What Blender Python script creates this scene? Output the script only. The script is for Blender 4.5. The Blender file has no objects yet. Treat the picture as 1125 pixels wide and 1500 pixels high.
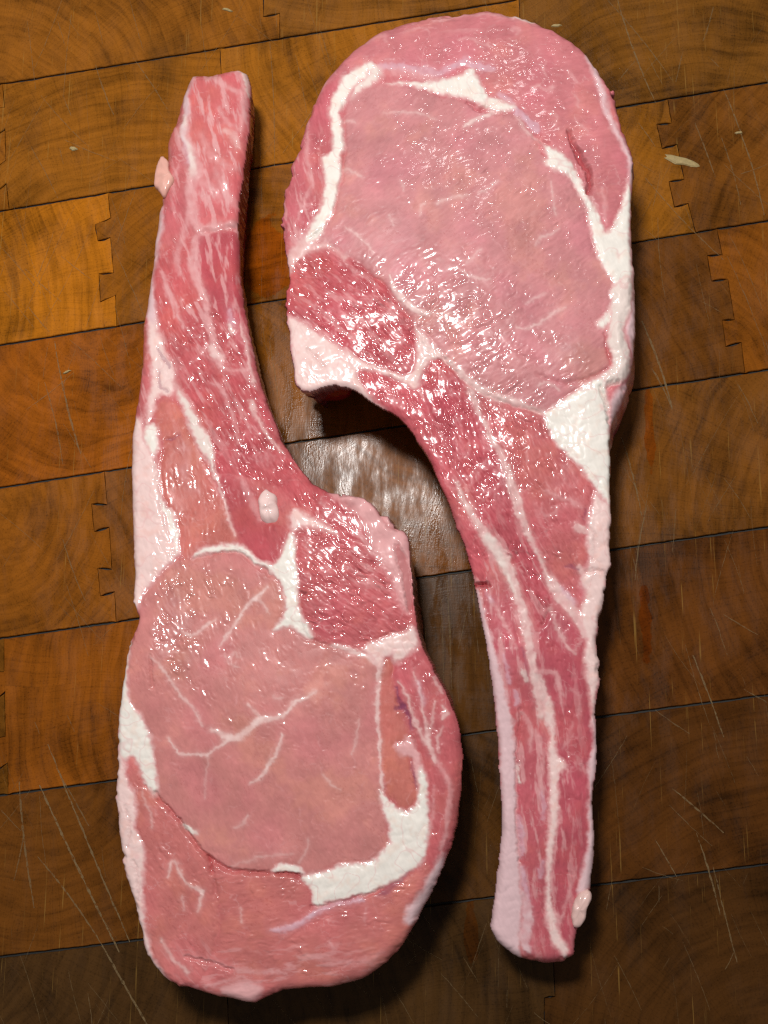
import bpy, math, random
import numpy as np
from mathutils import Matrix, Vector

rng = np.random.default_rng(7)
random.seed(7)
scene = bpy.context.scene
coll = scene.collection

# ------------------------------------------------------------------ camera
IW, IH, FPX, DIST = 1125.0, 1500.0, 1600.0, 0.384
TILT, TDIR = math.hypot(0.09, 0.20), math.atan2(-0.20, 0.09)
ez = np.array([math.sin(TILT) * math.cos(TDIR), math.sin(TILT) * math.sin(TDIR), math.cos(TILT)])
ex = np.cross([0, 1, 0], ez); ex /= np.linalg.norm(ex)
ey = np.cross(ez, ex)
CAM = ez * DIST
cd = bpy.data.cameras.new('camera')
cam = bpy.data.objects.new('camera', cd)
coll.objects.link(cam)
cam.matrix_world = Matrix(((ex[0], ey[0], ez[0], CAM[0]), (ex[1], ey[1], ez[1], CAM[1]),
                           (ex[2], ey[2], ez[2], CAM[2]), (0, 0, 0, 1)))
cd.sensor_fit = 'VERTICAL'; cd.sensor_height = 24.0
cd.lens = 24.0 * FPX / IH
cd.clip_start = 0.01; cd.clip_end = 20
scene.camera = cam

# ------------------------------------------------------------------ light
world = bpy.data.worlds.new('World'); scene.world = world; world.use_nodes = True
bg = world.node_tree.nodes['Background']
bg.inputs[0].default_value = (0.93, 0.97, 1.0, 1); bg.inputs[1].default_value = 0.15

def area(name, loc, target, sx, sy, power, col):
    ld = bpy.data.lights.new(name, 'AREA'); ld.shape = 'RECTANGLE'
    ld.size = sx; ld.size_y = sy; ld.energy = power; ld.color = col
    o = bpy.data.objects.new(name, ld); coll.objects.link(o)
    o.location = loc
    o.rotation_euler = (Vector(target) - Vector(loc)).to_track_quat('-Z', 'Y').to_euler()
    return o
area('ceiling_lamp', (-0.055, 0.165, 0.62), (-0.02, 0.03, 0.0), 0.09, 0.065, 3.6, (1.0, 0.985, 0.95))
area('added_glint_lamp', (0.05, 0.52, 0.66), (0.0, 0.05, 0.0), 0.034, 0.024, 0.36, (1.0, 0.98, 0.95))  # added lamp, out of view, to spread small wet glints over the meat
vs = scene.view_settings
vs.view_transform = 'Standard'; vs.look = 'None'; vs.exposure = 0.0; vs.gamma = 1.0
scene.cycles.max_bounces = 5
scene.cycles.filter_width = 1.3
DENOISE = False
try:
    scene.cycles.use_denoising = DENOISE
except Exception:
    pass

# ------------------------------------------------------------------ helpers
MM = 0.001
PXM = 0.00024          # metres per photograph pixel, about

def unproj(px, py, z):
    px = np.asarray(px, float); py = np.asarray(py, float); z = np.asarray(z, float)
    a = (px - IW / 2) / FPX; b = -(py - IH / 2) / FPX
    dx = a * ex[0] + b * ey[0] - ez[0]
    dy = a * ex[1] + b * ey[1] - ez[1]
    dz = a * ex[2] + b * ey[2] - ez[2]
    t = (z - CAM[2]) / dz
    return CAM[0] + dx * t, CAM[1] + dy * t

def srgb(r, g, b):
    c = np.array([r, g, b], float) / 255.0
    return np.where(c <= 0.04045, c / 12.92, ((c + 0.055) / 1.055) ** 2.4).astype(np.float32)

_perm = rng.permutation(256).astype(np.int32)
_perm = np.concatenate([_perm, _perm])
_ga = rng.uniform(0, 2 * np.pi, 256)
_gx = np.cos(_ga).astype(np.float32); _gy = np.sin(_ga).astype(np.float32)

def perlin(x, y, seed=0):
    x = np.asarray(x, np.float32) + np.float32(seed * 37.17); y = np.asarray(y, np.float32) + np.float32(seed * 11.93)
    xi = np.floor(x).astype(np.int32); yi = np.floor(y).astype(np.int32)
    xf = x - xi; yf = y - yi
    u = xf * xf * xf * (xf * (xf * 6 - 15) + 10); v = yf * yf * yf * (yf * (yf * 6 - 15) + 10)
    def g(ix, iy, dx, dy):
        h = _perm[_perm[ix & 255] + (iy & 255)]
        return _gx[h] * dx + _gy[h] * dy
    a = g(xi, yi, xf, yf); b = g(xi + 1, yi, xf - 1, yf)
    c = g(xi, yi + 1, xf, yf - 1); d = g(xi + 1, yi + 1, xf - 1, yf - 1)
    return (a + u * (b - a) + v * ((c + u * (d - c)) - (a + u * (b - a)))) * 1.4

def fbm(x, y, seed=0, oct=3, gain=0.5):
    s = 0; amp = 1.0; f = 1.0
    for k in range(oct):
        s = s + amp * perlin(x * f, y * f, seed + k * 3); amp *= gain; f *= 2.03
    return s

def sstep(a, b, x):
    t = np.clip((x - a) / (b - a), 0, 1)
    return t * t * (3 - 2 * t)

def smooth_closed(p, n=3):
    p = np.asarray(p, float)
    a, b, c, d = np.roll(p, 1, 0), p, np.roll(p, -1, 0), np.roll(p, -2, 0)
    out = []
    for k in range(n):
        t = k / n
        out.append(0.5 * (2 * b + (c - a) * t + (2 * a - 5 * b + 4 * c - d) * t * t + (3 * b - a - 3 * c + d) * t ** 3))
    return np.stack(out, 1).reshape(-1, p.shape[1])

def smooth_open(p, n=3):
    p = np.asarray(p, float)
    if len(p) < 3:
        return p
    q = np.vstack([2 * p[0] - p[1], p, 2 * p[-1] - p[-2]])
    out = []
    for i in range(1, len(q) - 2):
        a, b, c, d = q[i - 1], q[i], q[i + 1], q[i + 2]
        for k in range(n):
            t = k / n
            out.append(0.5 * (2 * b + (c - a) * t + (2 * a - 5 * b + 4 * c - d) * t * t + (3 * b - a - 3 * c + d) * t ** 3))
    out.append(p[-1])
    return np.array(out)

def seg_dist(X, Y, pts, closed):
    """distance to polyline; returns d, winding-inside flag if closed"""
    best = np.full(X.shape, 1e9, np.float32)
    inside = np.zeros(X.shape, bool)
    n = len(pts)
    for i in range(n if closed else n - 1):
        x0, y0 = pts[i][:2]; x1, y1 = pts[(i + 1) % n][:2]
        dx, dy = x1 - x0, y1 - y0
        L = dx * dx + dy * dy + 1e-9
        t = np.clip(((X - x0) * dx + (Y - y0) * dy) / L, 0, 1)
        d = (X - x0 - t * dx) ** 2 + (Y - y0 - t * dy) ** 2
        np.minimum(best, d, out=best)
        if closed and y0 != y1:
            cond = ((y0 > Y) != (y1 > Y)) & (X < dx * (Y - y0) / (dy if dy else 1e-9) + x0)
            inside ^= cond
    return np.sqrt(best), inside

def sd_poly(X, Y, poly, margin=30, n=3):
    p = smooth_closed(poly, n)
    out = np.full(X.shape, -1e3, np.float32)
    lo = p.min(0) - margin; hi = p.max(0) + margin
    m = (X > lo[0]) & (X < hi[0]) & (Y > lo[1]) & (Y < hi[1])
    d, ins = seg_dist(X[m], Y[m], p, True)
    out[m] = np.where(ins, d, -d)
    return out

def sd_line(X, Y, line, margin=14):
    """line of (x,y,halfwidth): returns halfwidth - distance, max over segments"""
    p = smooth_open(np.asarray(line, float), 3)
    out = np.full(X.shape, -1e3, np.float32)
    lo = p[:, :2].min(0) - margin - 12; hi = p[:, :2].max(0) + margin + 12
    m = (X > lo[0]) & (X < hi[0]) & (Y > lo[1]) & (Y < hi[1])
    x = X[m]; y = Y[m]
    best = np.full(x.shape, -1e3, np.float32)
    for i in range(len(p) - 1):
        x0, y0, w0 = p[i]; x1, y1, w1 = p[i + 1]
        dx, dy = x1 - x0, y1 - y0
        t = np.clip(((x - x0) * dx + (y - y0) * dy) / (dx * dx + dy * dy + 1e-9), 0, 1)
        d = np.sqrt((x - x0 - t * dx) ** 2 + (y - y0 - t * dy) ** 2)
        np.maximum(best, w0 + t * (w1 - w0) - d, out=best)
    out[m] = best
    return out

def idw(X, Y, pts, p=3.0):
    num = np.zeros(X.shape, np.float32); den = np.zeros(X.shape, np.float32)
    for x, y, v in pts:
        w = 1.0 / (((X - x) ** 2 + (Y - y) ** 2) / 900.0 + 0.3) ** (p / 2)
        num += w * v; den += w
    return num / den

# ------------------------------------------------------------------ materials
class NT:
    def __init__(s, name):
        s.m = bpy.data.materials.new(name); s.m.use_nodes = True
        s.t = s.m.node_tree; s.b = s.t.nodes['Principled BSDF']; s.out = s.t.nodes['Material Output']
    def n(s, typ, **kw):
        nd = s.t.nodes.new('ShaderNode' + typ)
        for k, v in kw.items():
            if k.startswith('i_'):
                key = k[2:]; key = int(key) if key.isdigit() else key.replace('_', ' ')
                s.inp(nd, key, v)
            else:
                setattr(nd, k, v)
        return nd
    def inp(s, nd, key, v):
        if isinstance(v, bpy.types.NodeSocket):
            s.t.links.new(v, nd.inputs[key])
        else:
            nd.inputs[key].default_value = v
    def math(s, op, a, b=0.0, c=0.0, clamp=False):
        nd = s.n('Math', operation=op); nd.use_clamp = clamp
        s.inp(nd, 0, a); s.inp(nd, 1, b); s.inp(nd, 2, c)
        return nd.outputs[0]
    def mix(s, fac, a, b, blend='MIX'):
        nd = s.n('Mix', data_type='RGBA', blend_type=blend)
        s.inp(nd, 0, fac); s.inp(nd, 6, a); s.inp(nd, 7, b)
        return nd.outputs[2]
    def ramp(s, fac, lo, hi, a=0.0, b=1.0):
        nd = s.n('MapRange', interpolation_type='SMOOTHSTEP')
        s.inp(nd, 0, fac); s.inp(nd, 1, lo); s.inp(nd, 2, hi); s.inp(nd, 3, a); s.inp(nd, 4, b)
        return nd.outputs[0]
    def noise(s, vec, scale, detail=3.0, rough=0.55, dist=0.0):
        nd = s.n('TexNoise'); s.inp(nd, 'Vector', vec); nd.inputs['Scale'].default_value = scale
        nd.inputs['Detail'].default_value = detail; nd.inputs['Roughness'].default_value = rough
        nd.inputs['Distortion'].default_value = dist
        return nd.outputs[0]
    def mapping(s, vec, rot=0.0, sc=(1, 1, 1), loc=(0, 0, 0)):
        nd = s.n('Mapping'); s.inp(nd, 0, vec); nd.inputs['Rotation'].default_value = (0, 0, rot)
        nd.inputs['Scale'].default_value = sc; nd.inputs['Location'].default_value = loc
        return nd.outputs[0]
    def attr(s, name):
        nd = s.n('Attribute'); nd.attribute_name = name
        return nd

def make_meat():
    k = NT('raw_meat')
    tint = k.attr('tint').outputs['Color']
    fat = k.attr('fat').outputs['Fac']
    gloss = k.attr('gloss').outputs['Fac']
    fib = k.attr('fibre').outputs['Vector']
    pos = k.n('TexCoord').outputs['Object']
    f1 = k.noise(k.mapping(fib, sc=(0.22, 1.1, 1)), 1.0, 3, 0.6)
    f2 = k.noise(pos, 620, 2, 0.5)
    lean = k.math('SUBTRACT', 1.0, fat)
    vo = k.n('TexVoronoi'); k.inp(vo, 'Vector', k.mapping(fib, sc=(0.10, 0.20, 1))); vo.inputs['Scale'].default_value = 1.0
    cell = k.n('SeparateColor'); k.inp(cell, 0, vo.outputs['Color'])
    # fine fibre and speckle of the muscle
    v = k.math('ADD', k.math('MULTIPLY', k.math('SUBTRACT', f1, 0.5), 0.13), k.math('MULTIPLY', k.math('SUBTRACT', f2, 0.5), 0.16))
    v = k.math('ADD', v, k.math('MULTIPLY', k.math('SUBTRACT', cell.outputs[0], 0.5), 0.08))
    v = k.math('ADD', 1.0, k.math('MULTIPLY', v, k.math('ADD', 0.16, k.math('MULTIPLY', lean, 0.84))))
    col = k.n('VectorMath', operation='SCALE'); k.inp(col, 0, tint); k.inp(col, 'Scale', v)
    k.inp(k.b, 'Base Color', col.outputs[0])
    rough = k.math('ADD', k.math('SUBTRACT', 0.38, k.math('MULTIPLY', gloss, 0.16)), k.math('MULTIPLY', k.math('SUBTRACT', f2, 0.5), 0.10))
    k.inp(k.b, 'Roughness', rough)
    k.b.inputs['Specular IOR Level'].default_value = 0.20
    k.b.inputs['IOR'].default_value = 1.40
    k.b.subsurface_method = 'RANDOM_WALK'
    k.b.inputs['Subsurface Weight'].default_value = 0.0
    k.b.inputs['Subsurface Radius'].default_value = (1.0, 0.38, 0.30)
    k.b.inputs['Subsurface Scale'].default_value = 0.00045
    k.inp(k.b, 'Coat Weight', k.math('ADD', 0.12, k.math('MULTIPLY', gloss, 0.72)))
    k.inp(k.b, 'Coat Roughness', k.math('SUBTRACT', 0.12, k.math('MULTIPLY', gloss, 0.082)))
    k.b.inputs['Coat IOR'].default_value = 1.36
    h = k.math('ADD', k.math('MULTIPLY', f1, k.math('MULTIPLY', lean, 0.9)), k.math('MULTIPLY', f2, k.math('MULTIPLY', lean, 0.25)))
    bp = k.n('Bump'); bp.inputs['Strength'].default_value = 0.25; bp.inputs['Distance'].default_value = 0.00008
    k.inp(bp, 'Height', h)
    k.inp(k.b, 'Normal', bp.outputs[0])
    return k.m
MEAT = make_meat()

def make_wood():
    k = NT('oiled_end_grain')
    tone = k.attr('tone').outputs['Color']
    ringc = k.attr('ringc').outputs['Vector']
    pos = k.n('TexCoord').outputs['Object']
    warp = k.n('TexNoise'); k.inp(warp, 'Vector', pos); warp.inputs['Scale'].default_value = 22; warp.inputs['Detail'].default_value = 2
    wv = k.n('VectorMath', operation='SCALE'); k.inp(wv, 0, warp.outputs['Color']); wv.inputs['Scale'].default_value = 0.012
    p2 = k.n('VectorMath', operation='ADD'); k.inp(p2, 0, pos); k.inp(p2, 1, wv.outputs[0])
    rel = k.n('VectorMath', operation='SUBTRACT'); k.inp(rel, 0, p2.outputs[0]); k.inp(rel, 1, ringc)
    ln = k.n('VectorMath', operation='LENGTH'); k.inp(ln, 0, rel.outputs[0]); r = ln.outputs['Value']
    sx = k.n('SeparateXYZ'); k.inp(sx, 0, rel.outputs[0])
    ang = k.math('ARCTAN2', sx.outputs[1], sx.outputs[0])
    # growth rings: irregular bands across the radius
    c1 = k.n('CombineXYZ'); k.inp(c1, 0, k.math('MULTIPLY', r, 300)); k.inp(c1, 1, k.math('MULTIPLY', ang, 2.0)); k.inp(c1, 2, ringc)
    rings = k.noise(c1.outputs[0], 1.0, 3, 0.65)
    c1b = k.n('CombineXYZ'); k.inp(c1b, 0, k.math('MULTIPLY', r, 95)); k.inp(c1b, 1, k.math('MULTIPLY', ang, 1.0))
    saw = k.math('FRACT', k.math('ADD', k.math('MULTIPLY', r, 210), k.math('MULTIPLY', k.noise(c1b.outputs[0], 1.0, 2), 3.0)))
    late = k.ramp(saw, 0.62, 0.97)
    # rays running out from the pith
    c2 = k.n('CombineXYZ'); k.inp(c2, 0, k.math('MULTIPLY', r, 25)); k.inp(c2, 1, k.math('MULTIPLY', ang, 90))
    rays = k.noise(c2.outputs[0], 1.0, 4, 0.7)
    blot = k.noise(pos, 30, 4, 0.6)
    pores = k.noise(pos, 1500, 2, 0.6)
    d = k.math('MULTIPLY', late, 0.12)
    d = k.math('ADD', d, k.math('MULTIPLY', k.ramp(rings, 0.38, 0.68), 0.27))
    d = k.math('ADD', d, k.math('MULTIPLY', k.ramp(rays, 0.45, 0.72), 0.20))
    d = k.math('ADD', d, k.math('MULTIPLY', k.ramp(blot, 0.42, 0.68), 0.46))
    d = k.math('ADD', d, k.math('MULTIPLY', k.ramp(pores, 0.5, 0.75), 0.30))
    v = k.math('MULTIPLY', k.math('SUBTRACT', 1.20, d), 0.76)
    v = k.math('MAXIMUM', v, 0.25)
    hs = k.n('VectorMath', operation='SCALE'); k.inp(hs, 0, tone); k.inp(hs, 'Scale', v)
    col = hs.outputs[0]
    # old knife scratches at several angles, pale where the fibres are broken
    sc_all = None
    for i, (rot, s, lo, f) in enumerate([(0.17, 1.0, 0.675, 0.45), (-0.42, 1.2, 0.675, 0.45), (0.62, 0.9, 0.68, 0.4), (-0.9, 1.1, 0.69, 0.35)]):
        nz = k.noise(k.mapping(pos, rot=rot, sc=(900 * s, 13 * s, 1), loc=(i * 3.1, i * 1.7, i)), 1.0, 2, 0.5)
        br = k.noise(pos, 60 + 17 * i, 2, 0.5)
        m = k.math('MULTIPLY', k.math('MULTIPLY', k.ramp(nz, lo, lo + 0.06), k.ramp(br, 0.42, 0.62)), f)
        sc_all = m if sc_all is None else k.math('MAXIMUM', sc_all, m)
    col = k.mix(sc_all, col, (0.30, 0.19, 0.075, 1))
    # dark grime
    gr = k.noise(k.mapping(pos, loc=(3, 1, 0)), 14, 5, 0.65)
    col = k.mix(k.ramp(gr, 0.56, 0.80, 0, 0.65), col, (0.028, 0.018, 0.010, 1))
    # juice that has soaked in beside the chops
    wet = None
    for (px, py, rx, ry) in JUICE:
        wx, wy = unproj(px, py, 0.0)
        dv = k.mapping(pos, loc=(-float(wx) / (rx * PXM), -float(wy) / (ry * PXM), 0), sc=(1 / (rx * PXM), 1 / (ry * PXM), 0))
        l2 = k.n('VectorMath', operation='LENGTH'); k.inp(l2, 0, dv)
        w = k.ramp(k.math('ADD', l2.outputs['Value'], k.math('MULTIPLY', k.math('SUBTRACT', k.noise(pos, 110, 4), 0.5), 1.9)), 0.86, 1.02, 1, 0)
        wet = w if wet is None else k.math('MAXIMUM', wet, w)
    wc = k.n('VectorMath', operation='MULTIPLY'); k.inp(wc, 0, col); wc.inputs[1].default_value = (1.12, 0.76, 0.34)
    col = k.mix(wet, col, wc.outputs[0])
    gold = k.n('VectorMath', operation='MULTIPLY'); k.inp(gold, 0, col); gold.inputs[1].default_value = (1.10, 0.95, 0.56)
    k.inp(k.b, 'Base Color', gold.outputs[0])
    rg = k.math('ADD', 0.11, k.math('MULTIPLY', k.ramp(k.noise(k.mapping(pos, rot=-.15, sc=(1, 0.3, 1), loc=(5, 2, 0)), 130, 4, 0.65), 0.35, 0.68), 0.34))
    rg = k.math('SUBTRACT', rg, k.math('MULTIPLY', wet, 0.14))
    k.inp(k.b, 'Roughness', rg)
    k.b.inputs['Specular IOR Level'].default_value = 0.10
    h = k.math('ADD', k.math('MULTIPLY', rays, 0.6), k.math('MULTIPLY', pores, 0.5))
    fine = k.noise(k.mapping(pos, rot=0.35, sc=(1, 0.22, 1)), 1700, 2, 0.6)
    h = k.math('ADD', h, k.math('MULTIPLY', fine, 1.1))
    bp = k.n('Bump'); bp.inputs['Strength'].default_value = 0.25; bp.inputs['Distance'].default_value = 0.00012
    k.inp(bp, 'Height', h); k.inp(k.b, 'Normal', bp.outputs[0])
    return k.m

def make_plain(name, col, rough, nscale=400, amp=0.4):
    k = NT(name)
    pos = k.n('TexCoord').outputs['Object']
    nz = k.noise(pos, nscale, 4, 0.6)
    v = k.math('ADD', 1 - amp / 2, k.math('MULTIPLY', nz, amp))
    s = k.n('VectorMath', operation='SCALE'); s.inputs[0].default_value = col[:3]; k.inp(s, 'Scale', v)
    k.inp(k.b, 'Base Color', s.outputs[0]); k.b.inputs['Roughness'].default_value = rough
    return k.m

# ------------------------------------------------------------------ butcher block
JUICE = [(385, 380, 52, 66), (952, 640, 7, 70), (945, 905, 9, 60), (690, 1370, 9, 50)]
WOOD = make_wood()
GLUE = make_plain('dark_glue', (0.012, 0.010, 0.008), 0.7)

def linkmesh(name, me, parent=None):
    o = bpy.data.objects.new(name, me); coll.objects.link(o)
    if parent is not None:
        o.parent = parent
    return o

def add_attr(me, name, typ, data):
    a = me.attributes.new(name, typ, 'POINT')
    key = {'FLOAT': 'value', 'FLOAT_VECTOR': 'vector', 'FLOAT_COLOR': 'color'}[typ]
    a.data.foreach_set(key, np.ascontiguousarray(data, np.float32).ravel())

board = bpy.data.objects.new('butcher_block', None); coll.objects.link(board)
board['kind'] = 'structure'
board['label'] = 'worn oiled end-grain butcher block under the two chops'

ROWS = {-3: (-410, -.19), -2: (-232, -.185), -1: (-58, -.178)}
PTS = {0: [(0, 122), (320, 72), (380, 61), (480, 46), (740, 1)], 1: [(0, 308), (226, 272), (363, 247), (420, 240), (906, 157), (1125, 120)],
       2: [(0, 501), (200, 474), (363, 448), (418, 442), (930, 354), (1125, 322)], 3: [(0, 713), (188, 685), (415, 651), (565, 630), (924, 572), (1125, 540)],
       4: [(0, 935), (197, 908), (610, 845), (680, 839), (898, 805), (1125, 772)], 5: [(0, 1166), (168, 1142), (673, 1079), (726, 1070), (879, 1050), (1125, 1018)],
       6: [(0, 1402), (196, 1378), (650, 1324), (721, 1316), (876, 1296), (1125, 1266)]}
for kx, pp in PTS.items():
    pp = np.array(pp, float); b_, a_ = np.polyfit(pp[:, 0], pp[:, 1], 1); ROWS[kx] = (a_, b_)
ROWS[7] = (1642, -.110); ROWS[8] = (1890, -.098); ROWS[9] = (2145, -.085)

def zig(x0, skew, seed, amp=22, plain=False):
    """finger joint across a row, as (fraction down the row, x)"""
    if plain:
        return [(0, x0), (1, x0 + skew)]
    r = random.Random(seed)
    fr = [0, .2, .2, .38, .36, .62, .63, .82, .80, 1]
    sg = [0, 0, -1, -1, 0, 0, -1, -1, 0, 0]
    return [(f + r.uniform(-.015, .015) * (0 < f < 1), x0 + skew * f + amp * s + r.uniform(-1.5, 1.5)) for f, s in zip(fr, sg)]
J1 = [(0, 158), (.19, 162), (.22, 139), (.345, 143), (.335, 162), (.60, 166), (.59, 145), (.80, 147), (.77, 169), (1, 171)]
J2 = [(0, 978), (.18, 984), (.17, 962), (.35, 970), (.34, 992), (.60, 1002), (.60, 980), (.79, 988), (.78, 1008), (1, 1019)]
J3 = [(0, 1050), (.18, 1058), (.17, 1036), (.345, 1042), (.35, 1066), (.63, 1076), (.62, 1058), (.80, 1063), (.79, 1086), (1, 1091)]
J4 = [(0, 153), (.22, 157), (.20, 134), (.385, 138), (.37, 160), (.65, 164), (.63, 143), (.815, 147), (.80, 168), (1, 170)]
JOINTS = {
    -3: [zig(180, 8, 1), zig(700, 8, 2)], -2: [zig(-60, 8, 3), zig(560, 8, 4), zig(1080, 8, 5)],
    -1: [zig(-330, 8, 6), zig(402, 8, 7), zig(1010, 8, 8)],
    0: [zig(4, 8, 9, 10), zig(322, 10, 10, 9, True), zig(760, 12, 11)],
    1: [J1, zig(600, 10, 12), J2], 2: [zig(-240, 10, 13), zig(290, 10, 14), zig(700, 12, 15), J3],
    3: [J4, zig(800, 12, 16)], 4: [zig(5, 6, 17, 12), zig(380, 8, 18), zig(815, 10, 19)],
    5: [zig(-160, 8, 20), zig(370, 8, 21), zig(800, 10, 22)], 6: [zig(330, 8, 23), zig(806, 10, 24, 16)],
    7: [zig(60, 8, 25), zig(620, 8, 26)], 8: [zig(300, 8, 27), zig(900, 8, 28)]}
TONES = {
    -1: [(150, 96, 40), (150, 96, 40), (142, 94, 44), (128, 86, 42)],
    0: [(158, 100, 38), (152, 98, 38), (160, 104, 40), (126, 84, 38)],
    1: [(186, 118, 36), (146, 92, 34), (150, 98, 36), (126, 80, 36)],
    2: [(160, 92, 30), (156, 90, 30), (140, 88, 34), (112, 70, 32), (136, 82, 30)],
    3: [(146, 90, 34), (134, 84, 40), (124, 80, 38)],
    4: [(120, 78, 30), (146, 86, 30), (88, 58, 31), (104, 63, 31)],
    5: [(112, 71, 32), (112, 70, 32), (86, 57, 30), (92, 57, 29)],
    6: [(80, 57, 38), (76, 54, 35), (80, 52, 29)]}
XL, XR = -520, 1720

def jag(p, step=7.0, amp=0.7, seed=0):
    out = []
    p = [np.array(q, float) for q in p]
    for i in range(len(p)):
        a, b = p[i], p[(i + 1) % len(p)]
        L = np.linalg.norm(b - a); n = max(1, int(L / step))
        for k in range(n):
            q = a + (b - a) * k / n
            out.append(q)
    out = np.array(out)
    inframe = (out[:, 0] > -60) & (out[:, 0] < 1190)
    out[:, 0] += perlin(out[:, 0] / 9, out[:, 1] / 9, seed) * amp * inframe
    out[:, 1] += perlin(out[:, 0] / 9, out[:, 1] / 9, seed + 5) * amp * inframe
    return out

def block(poly_px, tone, seed):
    P = jag(poly_px, seed=seed)
    # shrink a little for the glue line
    wx, wy = unproj(P[:, 0], P[:, 1], 0.0)
    W = np.stack([wx, wy], 1)
    nxt = np.roll(W, -1, 0); prv = np.roll(W, 1, 0)
    t = nxt - prv; t /= np.linalg.norm(t, axis=1)[:, None] + 1e-12
    area2 = np.sum(W[:, 0] * nxt[:, 1] - nxt[:, 0] * W[:, 1])
    nrm = np.stack([-t[:, 1], t[:, 0]], 1) * (1 if area2 > 0 else -1)
    # row joints are wide and black, finger joints hair-thin
    horiz = np.abs(t[:, 0]) > 0.93
    onrow = np.zeros(len(W), bool)
    gap = np.where(horiz, 0.00038, 0.00008)
    gap = gap * (1 + 0.35 * perlin(P[:, 0] / 25, P[:, 1] / 25, 60 + seed))
    n = len(W)
    in1 = W + nrm * gap[:, None]
    in2 = W + nrm * (gap + np.where(horiz, 0.00024, 0.00006))[:, None]
    zt = random.Random(seed).uniform(-0.00012, 0.00012)
    vs_ = np.vstack([np.c_[in2, np.full(n, zt)], np.c_[in1, np.full(n, zt - 0.00028)], np.c_[in1, np.full(n, -0.040)]])
    faces = [list(range(n)) if area2 > 0 else list(range(n))[::-1]]
    for i in range(n):
        j = (i + 1) % n
        for a in (0, n):
            f = [a + i, a + n + i, a + n + j, a + j]
            faces.append(f if area2 > 0 else f[::-1])
    me = bpy.data.meshes.new('wood_block'); me.from_pydata(vs_.tolist(), [], faces)
    c = W.mean(0); r = random.Random(seed * 13 + 1)
    a = r.uniform(0, 6.28); dd = r.uniform(0.03, 0.10)
    add_attr(me, 'tone', 'FLOAT_COLOR', np.tile(np.r_[tone, 1.0], (len(vs_), 1)))
    add_attr(me, 'ringc', 'FLOAT_VECTOR', np.tile([c[0] + math.cos(a) * dd, c[1] + math.sin(a) * dd, 0], (len(vs_), 1)))
    me.materials.append(WOOD)
    linkmesh('wood_block', me, board)

sd_ = 0
for k in range(-3, 9):
    (a0, b0), (a1, b1) = ROWS[k], ROWS[k + 1]
    js = JOINTS[k]
    def pt(f, x):
        return (x, (a0 + b0 * x) * (1 - f) + (a1 + b1 * x) * f)
    edges = [[(0, XL), (1, XL)]] + js + [[(0, XR), (1, XR)]]
    tn = TONES.get(k)
    for i in range(len(edges) - 1):
        sd_ += 1
        poly = [pt(f, x) for f, x in edges[i]][::-1] + [pt(f, x) for f, x in edges[i + 1]]
        c = tn[min(i, len(tn) - 1)] if tn else (120, 78, 34)
        block(poly, srgb(*c), sd_)
# glue that fills the joints: one slab just below the surface
cx, cy = unproj(np.array([XL - 40, XR + 40, XR + 40, XL - 40]), np.array([2160, 2010, -760, -330]), 0.0)
q = [(cx[i], cy[i], -0.0011) for i in range(4)] + [(cx[i], cy[i], -0.045) for i in range(4)]
me = bpy.data.meshes.new('glue_joint')
me.from_pydata(q, [], [(0, 1, 2, 3), (7, 6, 5, 4), (0, 4, 5, 1), (1, 5, 6, 2), (2, 6, 7, 3), (3, 7, 4, 0)])
me.materials.append(GLUE); linkmesh('glue_joint', me, board)

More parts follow.
